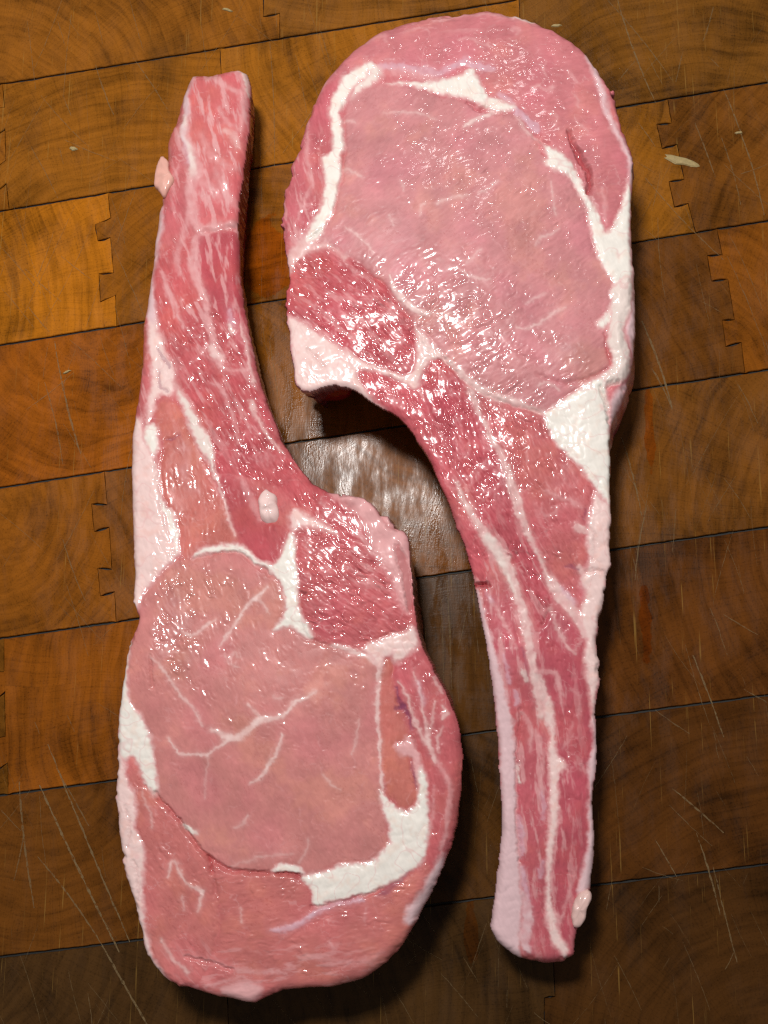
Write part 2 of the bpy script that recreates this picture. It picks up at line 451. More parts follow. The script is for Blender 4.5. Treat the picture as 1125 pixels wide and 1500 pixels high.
# deep knife scars: thin torn ribbons of pale fibre
def make_scar():
    k = NT('torn_fibre')
    pos = k.n('TexCoord').outputs['Object']
    nz = k.noise(pos, 420, 3, 0.7)
    k.inp(k.b, 'Base Color', k.mix(nz, (0.16, 0.09, 0.03, 1), (0.34, 0.23, 0.10, 1)))
    k.b.inputs['Roughness'].default_value = 0.7
    tr = k.n('BsdfTransparent'); mx = k.n('MixShader')
    a = k.ramp(k.noise(pos, 700, 3, 0.7), 0.30, 0.55)
    a = k.math('MULTIPLY', k.math('MULTIPLY', a, k.attr('strength').outputs['Fac']), 0.58)
    k.inp(mx, 0, a); k.inp(mx, 1, tr.outputs[0]); k.inp(mx, 2, k.b.outputs[0])
    k.t.links.new(mx.outputs[0], k.out.inputs[0])
    return k.m
SCAR = make_scar()
SCARS = [  # x0,y0,x1,y1,width,strength
    (58, 1150, 175, 1395, 2.6, 1.0), (70, 1090, 190, 1380, 2.0, .9), (55, 1255, 150, 1385, 1.8, .8), (150, 1385, 215, 1500, 2.6, .9),
    (28, 1145, 50, 1330, 2.2, .7), (20, 1290, 35, 1220, 1.4, .6), (88, 1135, 130, 1210, 1.5, .6), (80, 500, 118, 665, 2.0, .8), (65, 560, 92, 680, 1.5, .7),
    (92, 790, 125, 880, 1.3, .6), (42, 450, 72, 486, 1.2, .6), (38, 600, 108, 546, 1.1, .5),
    (40, 30, 52, 130, 1.0, .5), (190, 0, 210, 75, 1.0, .5), (140, 95, 166, 168, 1.4, .6), (45, 215, 85, 290, 1.1, .5), (195, 85, 245, 160, 1.3, .6), (95, 205, 170, 236, 1.2, .5),
    (60, 140, 130, 215, 1.0, .5), (395, 60, 402, 245, 1.2, .5), (405, 40, 404, 10, 1.0, .4), (470, 45, 484, 95, 1.2, .5), (0, 360, 60, 430, 1.0, .5), (90, 375, 135, 410, 1.0, .5),
    (0, 420, 50, 480, 1.0, .4), (20, 300, 80, 470, .9, .35), (110, 300, 30, 470, .9, .35), (135, 330, 60, 480, .9, .35),
    (905, 0, 960, 150, 1.6, .8), (890, 0, 985, 118, 1.2, .6), (1045, 10, 1030, 60, 1.3, .6), (1060, 130, 1120, 315, 1.6, .8), (1018, 180, 1048, 260, 1.4, .7),
    (1056, 200, 1085, 300, 1.3, .6), (935, 180, 960, 215, 1.2, .6), (945, 260, 1060, 380, 1.3, .6), (1125, 300, 1060, 240, 1.0, .5), (1085, 255, 1125, 240, 1.2, .5),
    (1065, 375, 1125, 520, 1.1, .5), (940, 470, 985, 600, 2.4, .8), (955, 540, 985, 600, 1.8, .7), (910, 640, 940, 755, 1.8, .7), (948, 740, 930, 850, 1.4, .7), (990, 745, 985, 810, 1.2, .5),
    (1080, 560, 1110, 620, 1.3, .6), (1060, 700, 1100, 760, 1.0, .5), (1060, 900, 1110, 930, 1.2, .6), (1015, 960, 1060, 1080, 1.8, .8), (1040, 890, 1065, 960, 1.2, .5),
    (1090, 1010, 1125, 1030, 1.5, .6), (960, 1040, 1010, 1075, 1.2, .5), (985, 1155, 1060, 1220, 1.8, .8), (960, 1230, 992, 1285, 1.4, .8), (1020, 1220, 1055, 1340, 1.8, .8),
    (1045, 1270, 1080, 1410, 1.6, .7), (1075, 1395, 1062, 1420, 1.2, .6), (940, 1270, 1000, 1290, 1.0, .4), (930, 90, 905, 120, 1.1, .6), (1000, 75, 990, 120, 1.2, .5),
    (655, 850, 662, 1010, 1.4, .5), (645, 860, 650, 1010, 1.0, .4), (690, 1110, 700, 1160, 1.2, .4), (600, 700, 640, 760, .9, .3), (430, 560, 470, 600, 1.2, .5),
    (395, 500, 410, 600, 1.2, .5), (380, 200, 384, 320, .9, .35), (590, 770, 640, 700, .8, .3), (640, 1420, 700, 1490, 1.2, .4), (900, 1400, 940, 1480, 1.0, .4),
    (1000, 1380, 1040, 1480, 1.0, .4), (30, 1400, 60, 1500, 1.0, .4), (100, 1420, 120, 1500, 1.0, .35)]
rs = random.Random(5)
for i in range(420):   # fainter ones everywhere
    x = rs.uniform(-30, 1150); y = rs.uniform(-20, 1520); a = rs.choice([1.15, 1.3, 0.8, 1.9, 2.2, 1.45]) + rs.gauss(0, .14); L = rs.uniform(14, 130)
    SCARS.append((x, y, x + math.cos(a) * L, y + math.sin(a) * L, rs.uniform(.5, 1.1), rs.uniform(.15, .55)))
V = []; F = []; S = []
for i, (x0, y0, x1, y1, w, s) in enumerate(SCARS):
    L = math.hypot(x1 - x0, y1 - y0); n = max(3, int(L / 4))
    ux, uy = (x1 - x0) / L, (y1 - y0) / L; bow = rs.uniform(-.025, .025) * L
    base = len(V)
    tt = np.linspace(0, 1, n)
    wob = perlin(tt * L / 11, np.full(n, i * 1.7), 3) * 0.7
    wid = w * 0.62 * (0.35 + np.sin(np.pi * np.clip(tt, .04, .96)) ** .5 * .65) * (1 + .8 * perlin(tt * L / 5, np.full(n, i * 2.3), 8))
    wid = np.maximum(wid, .12)
    for t, o, h in zip(tt, wob, wid):
        c = 4 * t * (1 - t) * bow + o
        for sg in (-1, 1):
            px = x0 + ux * L * t - uy * (c + sg * h); py = y0 + uy * L * t + ux * (c + sg * h)
            wx, wy = unproj(px, py, 0.00018)
            V.append((float(wx), float(wy), 0.00018 + i * 2e-7)); S.append(s)
    for j in range(n - 1):
        a = base + 2 * j; F.append((a, a + 1, a + 3, a + 2))
me = bpy.data.meshes.new('knife_scratches'); me.from_pydata(V, [], F); add_attr(me, 'strength', 'FLOAT', S)
me.materials.append(SCAR); o = linkmesh('knife_scratches', me, board); o['kind'] = 'stuff'

# chips of pale raised fibre on the wood
def chip(px, py, L, W, ang, seed):
    n = 14; vs_ = []
    for ring, (k, z) in enumerate([(1.0, .0001), (.75, .0005), (0.0, .0007)]):
        for i in range(n):
            a = 2 * math.pi * i / n
            rr = (1 + .45 * float(perlin(math.cos(a) * 1.7 + seed, math.sin(a) * 1.7, 4))) * k
            u = math.cos(a) * L * rr; v = math.sin(a) * W * rr
            x, y = unproj(px + u * math.cos(ang) - v * math.sin(ang), py + u * math.sin(ang) + v * math.cos(ang), 0)
            vs_.append((float(x), float(y), z))
    fs = []
    for r_ in range(2):
        for i in range(n):
            j = (i + 1) % n; fs.append((r_ * n + i, r_ * n + j, (r_ + 1) * n + j, (r_ + 1) * n + i))
    me = bpy.data.meshes.new('wood_splinter'); me.from_pydata(vs_, [], fs)
    me.materials.append(CHIP); return linkmesh('wood_splinter', me, board)
CHIP = make_plain('pale_splinter', (0.36, 0.26, 0.11), 0.7, 900, 0.9)
for i, a in enumerate([(998, 236, 27, 6, .28, 1), (1082, 195, 6, 2, -.1, 2), (108, 218, 6, 3, .1, 4), (334, 15, 9, 2, .3, 5),
                       (98, 545, 6, 1.5, -.4, 7), (815, 38, 8, 2, -.1, 10)]):
    chip(*a)

# ------------------------------------------------------------------ chops
FATW = srgb(236, 227, 218); FATP = srgb(234, 201, 196); FATB = srgb(229, 210, 202); MEMB = srgb(222, 186, 189)
LILAC = srgb(214, 172, 184); PURP = srgb(132, 66, 92); BLOOD = srgb(150, 30, 38); PALE = srgb(222, 164, 164)
COLS = dict(W=FATW, P=FATP, B=FATB, M=MEMB, L=LILAC, U=PURP, R=BLOOD, K=PALE)

def build_chop(spec):
    S = spec['step']
    out = np.array(spec['outline'], float)
    lo = out.min(0) - 6; hi = out.max(0) + 6
    xs = np.arange(lo[0], hi[0], S, dtype=np.float32); ys = np.arange(lo[1], hi[1], S, dtype=np.float32)
    GX, GY = np.meshgrid(xs, ys)
    shp = GX.shape
    X = GX.ravel().copy(); Y = GY.ravel().copy()
    sd0 = spec['seed']
    # outline with a slightly ragged edge
    rag = idw(X, Y, spec['rag'])
    ragk = rag * (.35 + 1.3 * sstep(-.2, .6, perlin(X / 27, Y / 27, sd0 + 5)))
    xo = X + fbm(X / 13, Y / 13, sd0, 2, .45) * ragk + perlin(X / 30, Y / 30, sd0 + 1) * 1.5
    yo = Y + fbm(X / 13, Y / 13, sd0 + 2, 2, .45) * ragk + perlin(X / 30, Y / 30, sd0 + 3) * 1.5
    D = sd_poly(xo, yo, out, 40, 2)
    inside = D > 0.35 * S
    keep_idx = np.full(X.shape, -1, np.int64)
    I = inside.reshape(shp)
    cell = I[:-1, :-1] & I[1:, :-1] & I[:-1, 1:] & I[1:, 1:]
    # drop lone cells
    used = np.zeros(shp, bool)
    used[:-1, :-1] |= cell; used[1:, :-1] |= cell; used[:-1, 1:] |= cell; used[1:, 1:] |= cell
    ids = np.where(used.ravel())[0]
    keep_idx[ids] = np.arange(len(ids))
    cy_, cx_ = np.where(cell)
    W_ = shp[1]
    a = cy_ * W_ + cx_
    quads = np.stack([keep_idx[a], keep_idx[a + W_], keep_idx[a + W_ + 1], keep_idx[a + 1]], 1)  # image y is down: this winding faces up
    X = X[ids]; Y = Y[ids]; D = D[ids]
    N = len(X)
    # organic wobble used for every inner border
    wb = spec.get('wobble', 2.2)
    xw = X + fbm(X / 22, Y / 22, sd0 + 10, 3) * wb * 1.3; yw = Y + fbm(X / 22, Y / 22, sd0 + 14, 3) * wb * 1.3
    xf = X + fbm(X / 8, Y / 8, sd0 + 18, 3, .6) * 1.7 + fbm(X / 22, Y / 22, sd0 + 10, 3) * wb; yf = Y + fbm(X / 8, Y / 8, sd0 + 22, 3, .6) * 1.7 + fbm(X / 22, Y / 22, sd0 + 14, 3) * wb
    # ---- colour, height, relief fields
    col = np.tile(srgb(*spec['base']), (N, 1)).astype(np.float32)
    fat = np.zeros(N, np.float32); hgt = np.zeros(N, np.float32)
    relief = np.full(N, spec['relief'], np.float32); ang = np.full(N, spec['angle'], np.float32)
    part = np.zeros(N, np.int32); names = ['lean_meat']; labels = ['']
    marb = np.full(N, 1.0, np.float32)
    for m in spec['muscles']:
        nm, poly, c, an, rel, raise_, mb = m
        s = sd_poly(xw, yw, poly)
        fe = 3.5 + 5.5 * sstep(-.2, .6, perlin(X / 28, Y / 28, sd0 + 27))
        k = sstep(-fe, fe, s + 2.2 * fbm(X / 7, Y / 7, sd0 + 28, 2))[:, None]
        col = col * (1 - k) + srgb(*c) * k
        kk = k[:, 0]
        relief = relief * (1 - kk) + rel * kk
        ang = np.where(s > 0, math.radians(an), ang)
        hgt += raise_ * .3 * sstep(-4, 34, s)
        hgt -= (0.10 + .22 * sstep(.1, .6, perlin(X / 33, Y / 33, sd0 + 25))) * np.exp(-(s / 4.0) ** 2)
        marb = marb * (1 - kk) + mb * kk
        if nm:
            names.append(nm); labels.append(''); part[s > 0] = len(names) - 1
    u = X * np.cos(ang) + Y * np.sin(ang); v = -X * np.sin(ang) + Y * np.cos(ang)
    # tone drift: rosier, more orange, paler
    n1 = fbm(X / 60, Y / 60, sd0 + 30, 3); n2 = fbm(X / 26, Y / 26, sd0 + 34, 3); n3 = fbm(X / 95, Y / 95, sd0 + 38, 2)
    col *= (1 + 0.13 * n1 + 0.06 * n2)[:, None]
    org = sstep(0.05, 0.7, n3 + 0.4 * n2)[:, None] * 0.40
    col = col * (1 - org) + col * np.array([1.06, 1.17, 0.88], np.float32) * org
    ros = sstep(0.05, 0.7, -n3 + 0.3 * n1)[:, None] * 0.5
    col = col * (1 - ros) + col * np.array([1.0, 0.84, 0.98], np.float32) * ros
    lum = (col @ np.array([.3, .5, .2], np.float32))[:, None]
    col = (col * .93 + lum * .07) * np.array([.955, .90, .865], np.float32)
    # fine marbling and hairline wrinkles
    rid = 1 - np.abs(fbm(X / 34 + .3 * n2, Y / 34, sd0 + 42, 3, .55)) * 2.2
    mk = sstep(0.86, 1.0, rid) * sstep(-0.1, 0.45, perlin(X / 45, Y / 45, sd0 + 46)) * marb * 0.50
    rid2 = 1 - np.abs(fbm(u / 30, v / 13, sd0 + 48, 3, .6)) * 2.4
    wr = sstep(0.90, 1.0, rid2) * sstep(-.1, 0.4, perlin(X / 55, Y / 55, sd0 + 51)) * (.30 + .35 * np.clip(relief, 0, 1))
    fibn = fbm(u / 16, v / 3.4, sd0 + 54, 2)
    fc = (0.04 + .22 * np.clip(relief - .3, 0, 1)) * fibn
    col *= (1 + fc[:, None] * np.array([.7, 1.25, 1.15], np.float32))
    col = col * (1 - wr[:, None]) + col * np.array([0.72, 0.48, 0.46], np.float32) * wr[:, None]
    hgt -= 0.10 * wr
    mk = mk[:, None]
    col = col * (1 - mk) + PALE * mk
    fat = np.maximum(fat, mk[:, 0] * .5)
    film = np.zeros(N, np.float32)
    for fx, fy, rx, ry, am in spec.get('films', []):
        film = np.maximum(film, am * np.exp(-((X - fx) / rx) ** 4 - ((Y - fy) / ry) ** 4))
    film = (film * sstep(.05, .6, fbm(u / 62, v / 13, sd0 + 57, 4, .62)) * 1.5)[:, None]
    col = col * (1 - film) + PALE * film
    # connective streaks: (colour key, strength, raise mm, softness, points)
    for ck, st, up, soft, line in spec['streaks']:
        if ck == 'P' and max(q_[2] for q_ in line) < 3:
            st = st * .8
        if ck == 'P' and up <= .05:
            line = [(q_[0], q_[1], q_[2] * .78) for q_ in line]; soft = soft * 1.25
        s = sd_line(xf, yf, line)
        k = sstep(-soft * 1.5, soft * 1.1, s + .9 * perlin(X / 5, Y / 5, sd0 + 58)) * st
        k *= 0.62 + 0.5 * np.clip(perlin(X / 12, Y / 12, sd0 + 60) + .4, 0, 1)
        k = np.clip(k * .92 + .22 * st * sstep(-soft * 4.5, soft, s), 0, 1)
        col = col * (1 - k[:, None]) + COLS[ck] * k[:, None]
        hgt += up * .6 * k
        if ck not in 'UR':
            fat = np.maximum(fat, k * .8); relief *= (1 - .5 * k)
    rf = random.Random(sd0 + 5)
    for _ in range(spec['flecks']):
        i = rf.randrange(N)
        if D[i] < 12 or fat[i] > .4:
            continue
        fx, fy = float(X[i]), float(Y[i]); a0 = float(ang[i]) + rf.choice([0, 0, 1.2, -1.2]) + rf.gauss(0, .3); L = rf.uniform(6, 26)
        ln = []
        for t in range(4):
            ln.append((fx, fy, rf.uniform(.3, 1.3) if 0 < t < 3 else .2)); a0 += rf.gauss(0, .45); fx += math.cos(a0) * L / 3; fy += math.sin(a0) * L / 3
        sel = (np.abs(X - float(X[i])) < 34) & (np.abs(Y - float(Y[i])) < 34)
        s = sd_line(xf[sel], yf[sel], ln)
        k = (sstep(-1.6, 1.4, s) * rf.uniform(.10, .32))[:, None]
        col[sel] = col[sel] * (1 - k) + PALE * k
    # fat and membrane bodies: (name, colour, raise mm, softness, poly, label)
    for nm, ck, up, soft, poly, lab in spec['fats']:
        s = sd_poly(xf, yf, poly)
        soft = soft * (2.2 + 1.9 * np.clip(perlin(X / 19, Y / 19, sd0 + 63), -.6, 1))
        k = sstep(-soft * 1.3, soft, s)
        c = COLS[ck] * (1 + 0.05 * n2[:, None] + 0.035 * fibn[:, None])
        if ck in 'WP':   # blush of blood in the fat
            b = (sstep(0.0, .8, fbm(X / 17, Y / 17, sd0 + 64, 3)) * .6)[:, None]
            c = c * (1 - b) + c * np.array([1.0, .86, .82], np.float32) * b
        e_ = (sstep(5.5, -1.5, s + 2.5 * perlin(X / 9, Y / 9, sd0 + 66)) * (.75 if ck in 'WPB' else .3))[:, None]
        c = c * (1 - e_) + PALE * e_
        if ck in 'WPB':
            fl = (sstep(.86, 1.0, 1 - np.abs(fbm(X / 38, Y / 38, sd0 + 68, 2)) * 2.2) * .38)[:, None]
            c = c * (1 - fl) + PALE * fl
        col = col * (1 - k[:, None]) + c * k[:, None]
        fat = fat * (1 - k) + k * (1.0 if ck in 'WPB' else .8)
        relief = relief * (1 - k) + k * spec.get('fatrelief', .18)
        hgt = hgt * (1 - .7 * k) + up * .4 * sstep(-3, 14, s) - .05 * np.exp(-((s + 2) / 2.2) ** 2)
        names.append(nm); labels.append(lab); part[s > 0] = len(names) - 1
    # creases and slits: (colour, colour strength, depth mm, points)
    for ck, st, dep, line in spec['creases']:
        s = sd_line(xf, yf, line)
        k = sstep(-1.2, 1.2, s) * st
        col = col * (1 - k[:, None]) + COLS[ck] * k[:, None]
        hgt -= dep * sstep(-4.0, 1.0, s)
    # soft bumps and hollows: (x, y, radius x, radius y, mm)
    for bx, by, rx, ry, mm in spec['bumps']:
        hgt += mm * np.exp(-((X - bx) / rx) ** 2 - ((Y - by) / ry) ** 2)
    for bx, by, rx, ry, rv in spec['glints']:
        relief += rv * np.exp(-((X - bx) / rx) ** 2 - ((Y - by) / ry) ** 2)
    # ---- relief of the wet cut surface
    nA = 1.6 * np.abs(fbm(u / 25 + .5 * n2, v / 10.5 + .4 * n2, sd0 + 70, 2, .42)) - .5
    nB = 1.5 * np.abs(fbm(X / 15 + nA * .6, Y / 15, sd0 + 74, 2, .35)) - .5
    nC = perlin(u / 4.4, v / 2.7, sd0 + 77)
    brk = 0.16 + 1.35 * sstep(-.3, .6, fbm(X / 26, Y / 26, sd0 + 79, 2))
    wetk = np.clip(relief, 0.05, 1.6) * brk
    bead = np.maximum(perlin(u / 24 + .3 * nB, v / 8.2, sd0 + 81) - .30, 0) * sstep(.0, .6, fbm(X / 24, Y / 24, sd0 + 83, 2))
    bead2 = np.maximum(perlin(X / 5.2, Y / 5.2, sd0 + 85) - .54, 0)
    hgt += relief * brk * (0.33 * nA + 0.17 * nB) + (.40 * bead) * (.22 + .78 * np.clip(relief, 0, 1)) * (1 - .4 * fat)
    hgt += fat * .26 * np.abs(fbm(X / 24, Y / 24, sd0 + 87, 2)) * sstep(2, 10, D)
    hgt += (0.09 * fbm(X / 40, Y / 40, sd0 + 80, 2) + 0.035 * perlin(X / 16, Y / 16, sd0 + 84)) * (1 - .3 * fat)
    # ---- height
    top = idw(X, Y, spec['top'], 2.5)
    r = .82 * idw(X, Y, spec['round']) * (1 + .25 * perlin(X / 38, Y / 38, sd0 + 88))
    q = np.clip(1 - D / np.maximum(r, 1), 0, 1)
    rmm = r * PXM * 1000 * idw(X, Y, spec['drop'])
    drop = rmm * (1 - np.sqrt(np.maximum(1 - q * q, 0)))
    edgek = sstep(0, 5, D)
    z = top - drop + hgt * edgek
    # ---- side walls
    E = np.concatenate([quads[:, [0, 1]], quads[:, [1, 2]], quads[:, [2, 3]], quads[:, [3, 0]]])
    key = np.minimum(E[:, 0], E[:, 1]) * N + np.maximum(E[:, 0], E[:, 1])
    uq, inv, cnt = np.unique(key, return_inverse=True, return_counts=True)
    BE = E[cnt[inv] == 1]
    bv = np.unique(BE)
    # outward direction from the outline distance
    p2 = smooth_closed(out, 3)
    bx, by = X[bv], Y[bv]
    jn = np.argmin((bx[:, None] - p2[None, :, 0]) ** 2 + (by[:, None] - p2[None, :, 1]) ** 2, 1)
    tg = np.roll(p2, -3, 0) - np.roll(p2, 3, 0)
    tg /= np.linalg.norm(tg, axis=1)[:, None]
    sgn = 1 if np.sum(p2[:, 0] * np.roll(p2[:, 1], -1) - np.roll(p2[:, 0], -1) * p2[:, 1]) > 0 else -1
    nr = np.stack([tg[:, 1], -tg[:, 0]], 1)[jn] * sgn
    wx, wy = unproj(X, Y, top * MM)
    P = np.stack([wx, wy, z * MM], 1)
    out3 = np.stack([nr[:, 0], -nr[:, 1], np.zeros(len(bv))], 1)
    lean = idw(bx, by, spec['lean']); bul = idw(bx, by, spec['bulge'])
    K = 12
    allP = [P]; allc = [col]; allfat = [fat]; allf = [np.stack([u, v, np.zeros(N)], 1)]; allg = [np.clip(.12 + wetk * .75 + 1.6 * bead + .42 * fat, 0, 1)]
    wid = {}
    prev = bv.copy(); remap = np.full(N, -1, np.int64); remap[bv] = np.arange(len(bv))
    wq = []
    z0 = P[bv, 2]; base = N
    side = srgb(*spec['side'])
    ringprev = bv
    for k in range(1, K + 1):
        t = k / K
        off = bul * math.sin(math.pi * min(1, t * 1.15)) * MM - lean * z0 * t ** 1.3
        off = off + fbm(jn * .09 + 0 * bx, np.full(len(bv), t * 3.2), sd0 + 90, 3) * .0011 * min(1, t * 4)
        zz = z0 * (1 - t) + 0.0001 * t
        Q = P[bv] + out3 * off[:, None]; Q[:, 2] = zz
        allP.append(Q)
        mixk = np.clip(t * 2.0 + .5 * fbm(bx / 20, by / 20 + t * 2, sd0 + 95, 2), 0, 1)[:, None] * .8
        allc.append((col[bv] * (1 - mixk) + side * (1 + .25 * fbm(bx / 14, by / 14 + t * 4, sd0 + 97, 2))[:, None] * mixk).astype(np.float32))
        allfat.append(fat[bv] * .7); allf.append(np.stack([jn * 4.0, np.full(len(bv), t * 60), np.zeros(len(bv))], 1)); allg.append(np.full(len(bv), .5))
        ring = base + np.arange(len(bv)); base += len(bv)
        e0 = remap[BE[:, 0]]; e1 = remap[BE[:, 1]]
        wq.append(np.stack([ringprev[e1], ringprev[e0], ring[e0], ring[e1]], 1))
        ringprev = ring
    P = np.concatenate(allP); C = np.concatenate(allc); FA = np.concatenate(allfat); FB = np.concatenate(allf); GL = np.concatenate(allg)
    WQ = np.concatenate(wq)
    C = np.clip(C, 0.01, .92)
    # ---- smooth normals of the whole chop
    AQ = np.concatenate([quads, WQ])
    d1 = P[AQ[:, 2]] - P[AQ[:, 0]]; d2 = P[AQ[:, 3]] - P[AQ[:, 1]]
    fn = np.cross(d1, d2)
    VN = np.zeros_like(P)
    for c in range(4):
        for ax in range(3):
            VN[:, ax] += np.bincount(AQ[:, c], weights=fn[:, ax], minlength=len(P))
    VN /= np.linalg.norm(VN, axis=1)[:, None] + 1e-20
    # ---- empty and parts
    root = bpy.data.objects.new(spec['name'], None); coll.objects.link(root)
    cxw, cyw = unproj(*spec['origin'], 0.0)
    root.location = (float(cxw), float(cyw), 0)
    root['label'] = spec['label']; root['category'] = 'chop'; root['group'] = 'raw chops on the butcher block'
    org_ = np.array([float(cxw), float(cyw), 0])
    fp = np.zeros(len(AQ), np.int32)
    qp = part[quads]
    fp[:len(quads)] = np.where(qp[:, 0] == qp[:, 2], qp[:, 0], np.where(qp[:, 1] == qp[:, 3], qp[:, 1], qp[:, 0]))
    names.append('side_meat'); labels.append(''); fp[len(quads):] = len(names) - 1
    for pid in range(len(names)):
        sel = fp == pid
        if sel.sum() < 12:
            continue
        own = np.zeros(len(P), bool); own[AQ[sel].ravel()] = True
        # the part runs on under its neighbours a little
        sink = np.zeros(len(P)); reach = own.copy(); fs = sel.copy()
        lastreach = own
        for it in range(0):
            touch = lastreach[AQ].any(1) & ~fs
            fs |= touch
            nr_ = reach.copy(); nr_[AQ[touch].ravel()] = True
            new = nr_ & ~reach
            sink[new] = 0.0003
            reach = nr_; lastreach = nr_
        vid = np.where(reach)[0]
        mp = np.full(len(P), -1, np.int64); mp[vid] = np.arange(len(vid))
        PP = P[vid] - org_ - VN[vid] * sink[vid][:, None]
        Q = mp[AQ[fs]]
        me = bpy.data.meshes.new(names[pid])
        me.vertices.add(len(vid)); me.vertices.foreach_set('co', PP.astype(np.float32).ravel())
        me.loops.add(len(Q) * 4); me.loops.foreach_set('vertex_index', Q.astype(np.int32).ravel())
        me.polygons.add(len(Q)); me.polygons.foreach_set('loop_start', (np.arange(len(Q)) * 4).astype(np.int32))
        me.update(calc_edges=True)
        me.polygons.foreach_set('use_smooth', np.ones(len(Q), bool))
        add_attr(me, 'tint', 'FLOAT_COLOR', np.c_[C[vid], np.ones(len(vid))])
        add_attr(me, 'fat', 'FLOAT', FA[vid]); add_attr(me, 'gloss', 'FLOAT', GL[vid]); add_attr(me, 'fibre', 'FLOAT_VECTOR', FB[vid])
        me.normals_split_custom_set_from_vertices(VN[vid].astype(np.float32))
        me.materials.append(MEAT)
        o = linkmesh(names[pid], me, root)
        if labels[pid]:
            o['label'] = labels[pid]
    def surf_z(px, py):
        i = np.argmin((X - px) ** 2 + (Y - py) ** 2)
        return float(z[i]) * MM
    return root, org_, surf_z

def lump(name, root, org_, surf_z, cx, cy, rx, ry, ang, hmm, key, seed, label='', zoff=0.0, rough=.25):
    """a rounded scrap or nodule of fat seated in the surface"""
    nu, nv = 40, 16
    Vv = []; c = math.cos(ang); s = math.sin(ang)
    zb = surf_z(cx, cy) + zoff
    th = np.linspace(0, 2 * np.pi, nu, endpoint=False)
    for j in range(nv + 1):
        ph = math.pi * j / nv
        rr = math.sin(ph); hz = math.cos(ph)
        k = 1 + rough * fbm(np.cos(th) * .9 * rr + seed, np.sin(th) * .9 * rr + hz * .5, seed, 2)
        uu = np.cos(th) * rx * rr * k; vv = np.sin(th) * ry * rr * k
        px = cx + uu * c - vv * s; py = cy + uu * s + vv * c
        x, y = unproj(px, py, zb)
        zz = zb + hmm * MM * hz * (1 + .25 * fbm(uu / 11, vv / 11, seed + 3, 2))
        for i in range(nu):
            Vv.append((x[i] - org_[0], y[i] - org_[1], zz[i]))
    Fq = []
    for j in range(nv):
        for i in range(nu):
            k2 = (i + 1) % nu
            Fq.append((j * nu + i, j * nu + k2, (j + 1) * nu + k2, (j + 1) * nu + i)[::1])
    me = bpy.data.meshes.new(name); me.from_pydata(Vv, [], Fq)
    A = np.array(Vv)
    cc = COLS[key] * (1 + .08 * fbm(A[:, 0] * 300, A[:, 1] * 300, seed, 3))[:, None]
    add_attr(me, 'tint', 'FLOAT_COLOR', np.c_[np.clip(cc, 0, .92), np.ones(len(A))])
    add_attr(me, 'fat', 'FLOAT', np.ones(len(A))); add_attr(me, 'gloss', 'FLOAT', np.full(len(A), .6))
    add_attr(me, 'fibre', 'FLOAT_VECTOR', A * 4000)
    me.polygons.foreach_set('use_smooth', np.ones(len(Fq), bool))
    me.materials.append(MEAT)
    o = linkmesh(name, me, root)
    if label:
        o['label'] = label
    return o

def flake(name, root, org_, surf_z, poly, cx, cy, hmm, rgb, seed, label, zoff):
    p = smooth_closed(poly, 4); n = len(p); c = np.array([cx, cy], float)
    zb = surf_z(cx, cy) + zoff * MM; Vv = []
    prof = [(1.0, -1.6), (1.02, -.5), (.99, .15), (.93, .55), (.8, .85), (.6, 1.0), (.35, 1.06), (.02, 1.08)]
    for kx, hz in prof:
        q = c + (p - c) * kx
        jit = 1 + .06 * fbm(q[:, 0] / 5, q[:, 1] / 5, seed, 2)
        q = c + (q - c) * jit[:, None]
        x, y = unproj(q[:, 0], q[:, 1], zb)
        z_ = zb + hmm * MM * hz * (1 + .22 * fbm(q[:, 0] / 9, q[:, 1] / 9, seed + 2, 2))
        Vv += list(zip(x - org_[0], y - org_[1], z_))
    Fq = []
    for j in range(len(prof) - 1):
        for i in range(n):
            k2 = (i + 1) % n
            Fq.append((j * n + k2, j * n + i, (j + 1) * n + i, (j + 1) * n + k2))
    Fq.append(tuple(range((len(prof) - 1) * n, len(prof) * n))[::-1])
    me = bpy.data.meshes.new(name); me.from_pydata([tuple(map(float, v_)) for v_ in Vv], [], Fq); me.validate()
    A = np.array(Vv)
    cc = srgb(*rgb) * (1 + .12 * fbm(A[:, 0] * 500, A[:, 1] * 500, seed, 3))[:, None]
    add_attr(me, 'tint', 'FLOAT_COLOR', np.c_[np.clip(cc, 0, .92), np.ones(len(A))])
    add_attr(me, 'fat', 'FLOAT', np.ones(len(A))); add_attr(me, 'gloss', 'FLOAT', np.full(len(A), .45)); add_attr(me, 'fibre', 'FLOAT_VECTOR', A * 4000)
    me.polygons.foreach_set('use_smooth', np.ones(len(me.polygons), bool)); me.materials.append(MEAT)
    o = linkmesh(name, me, root); o['label'] = label
    return o

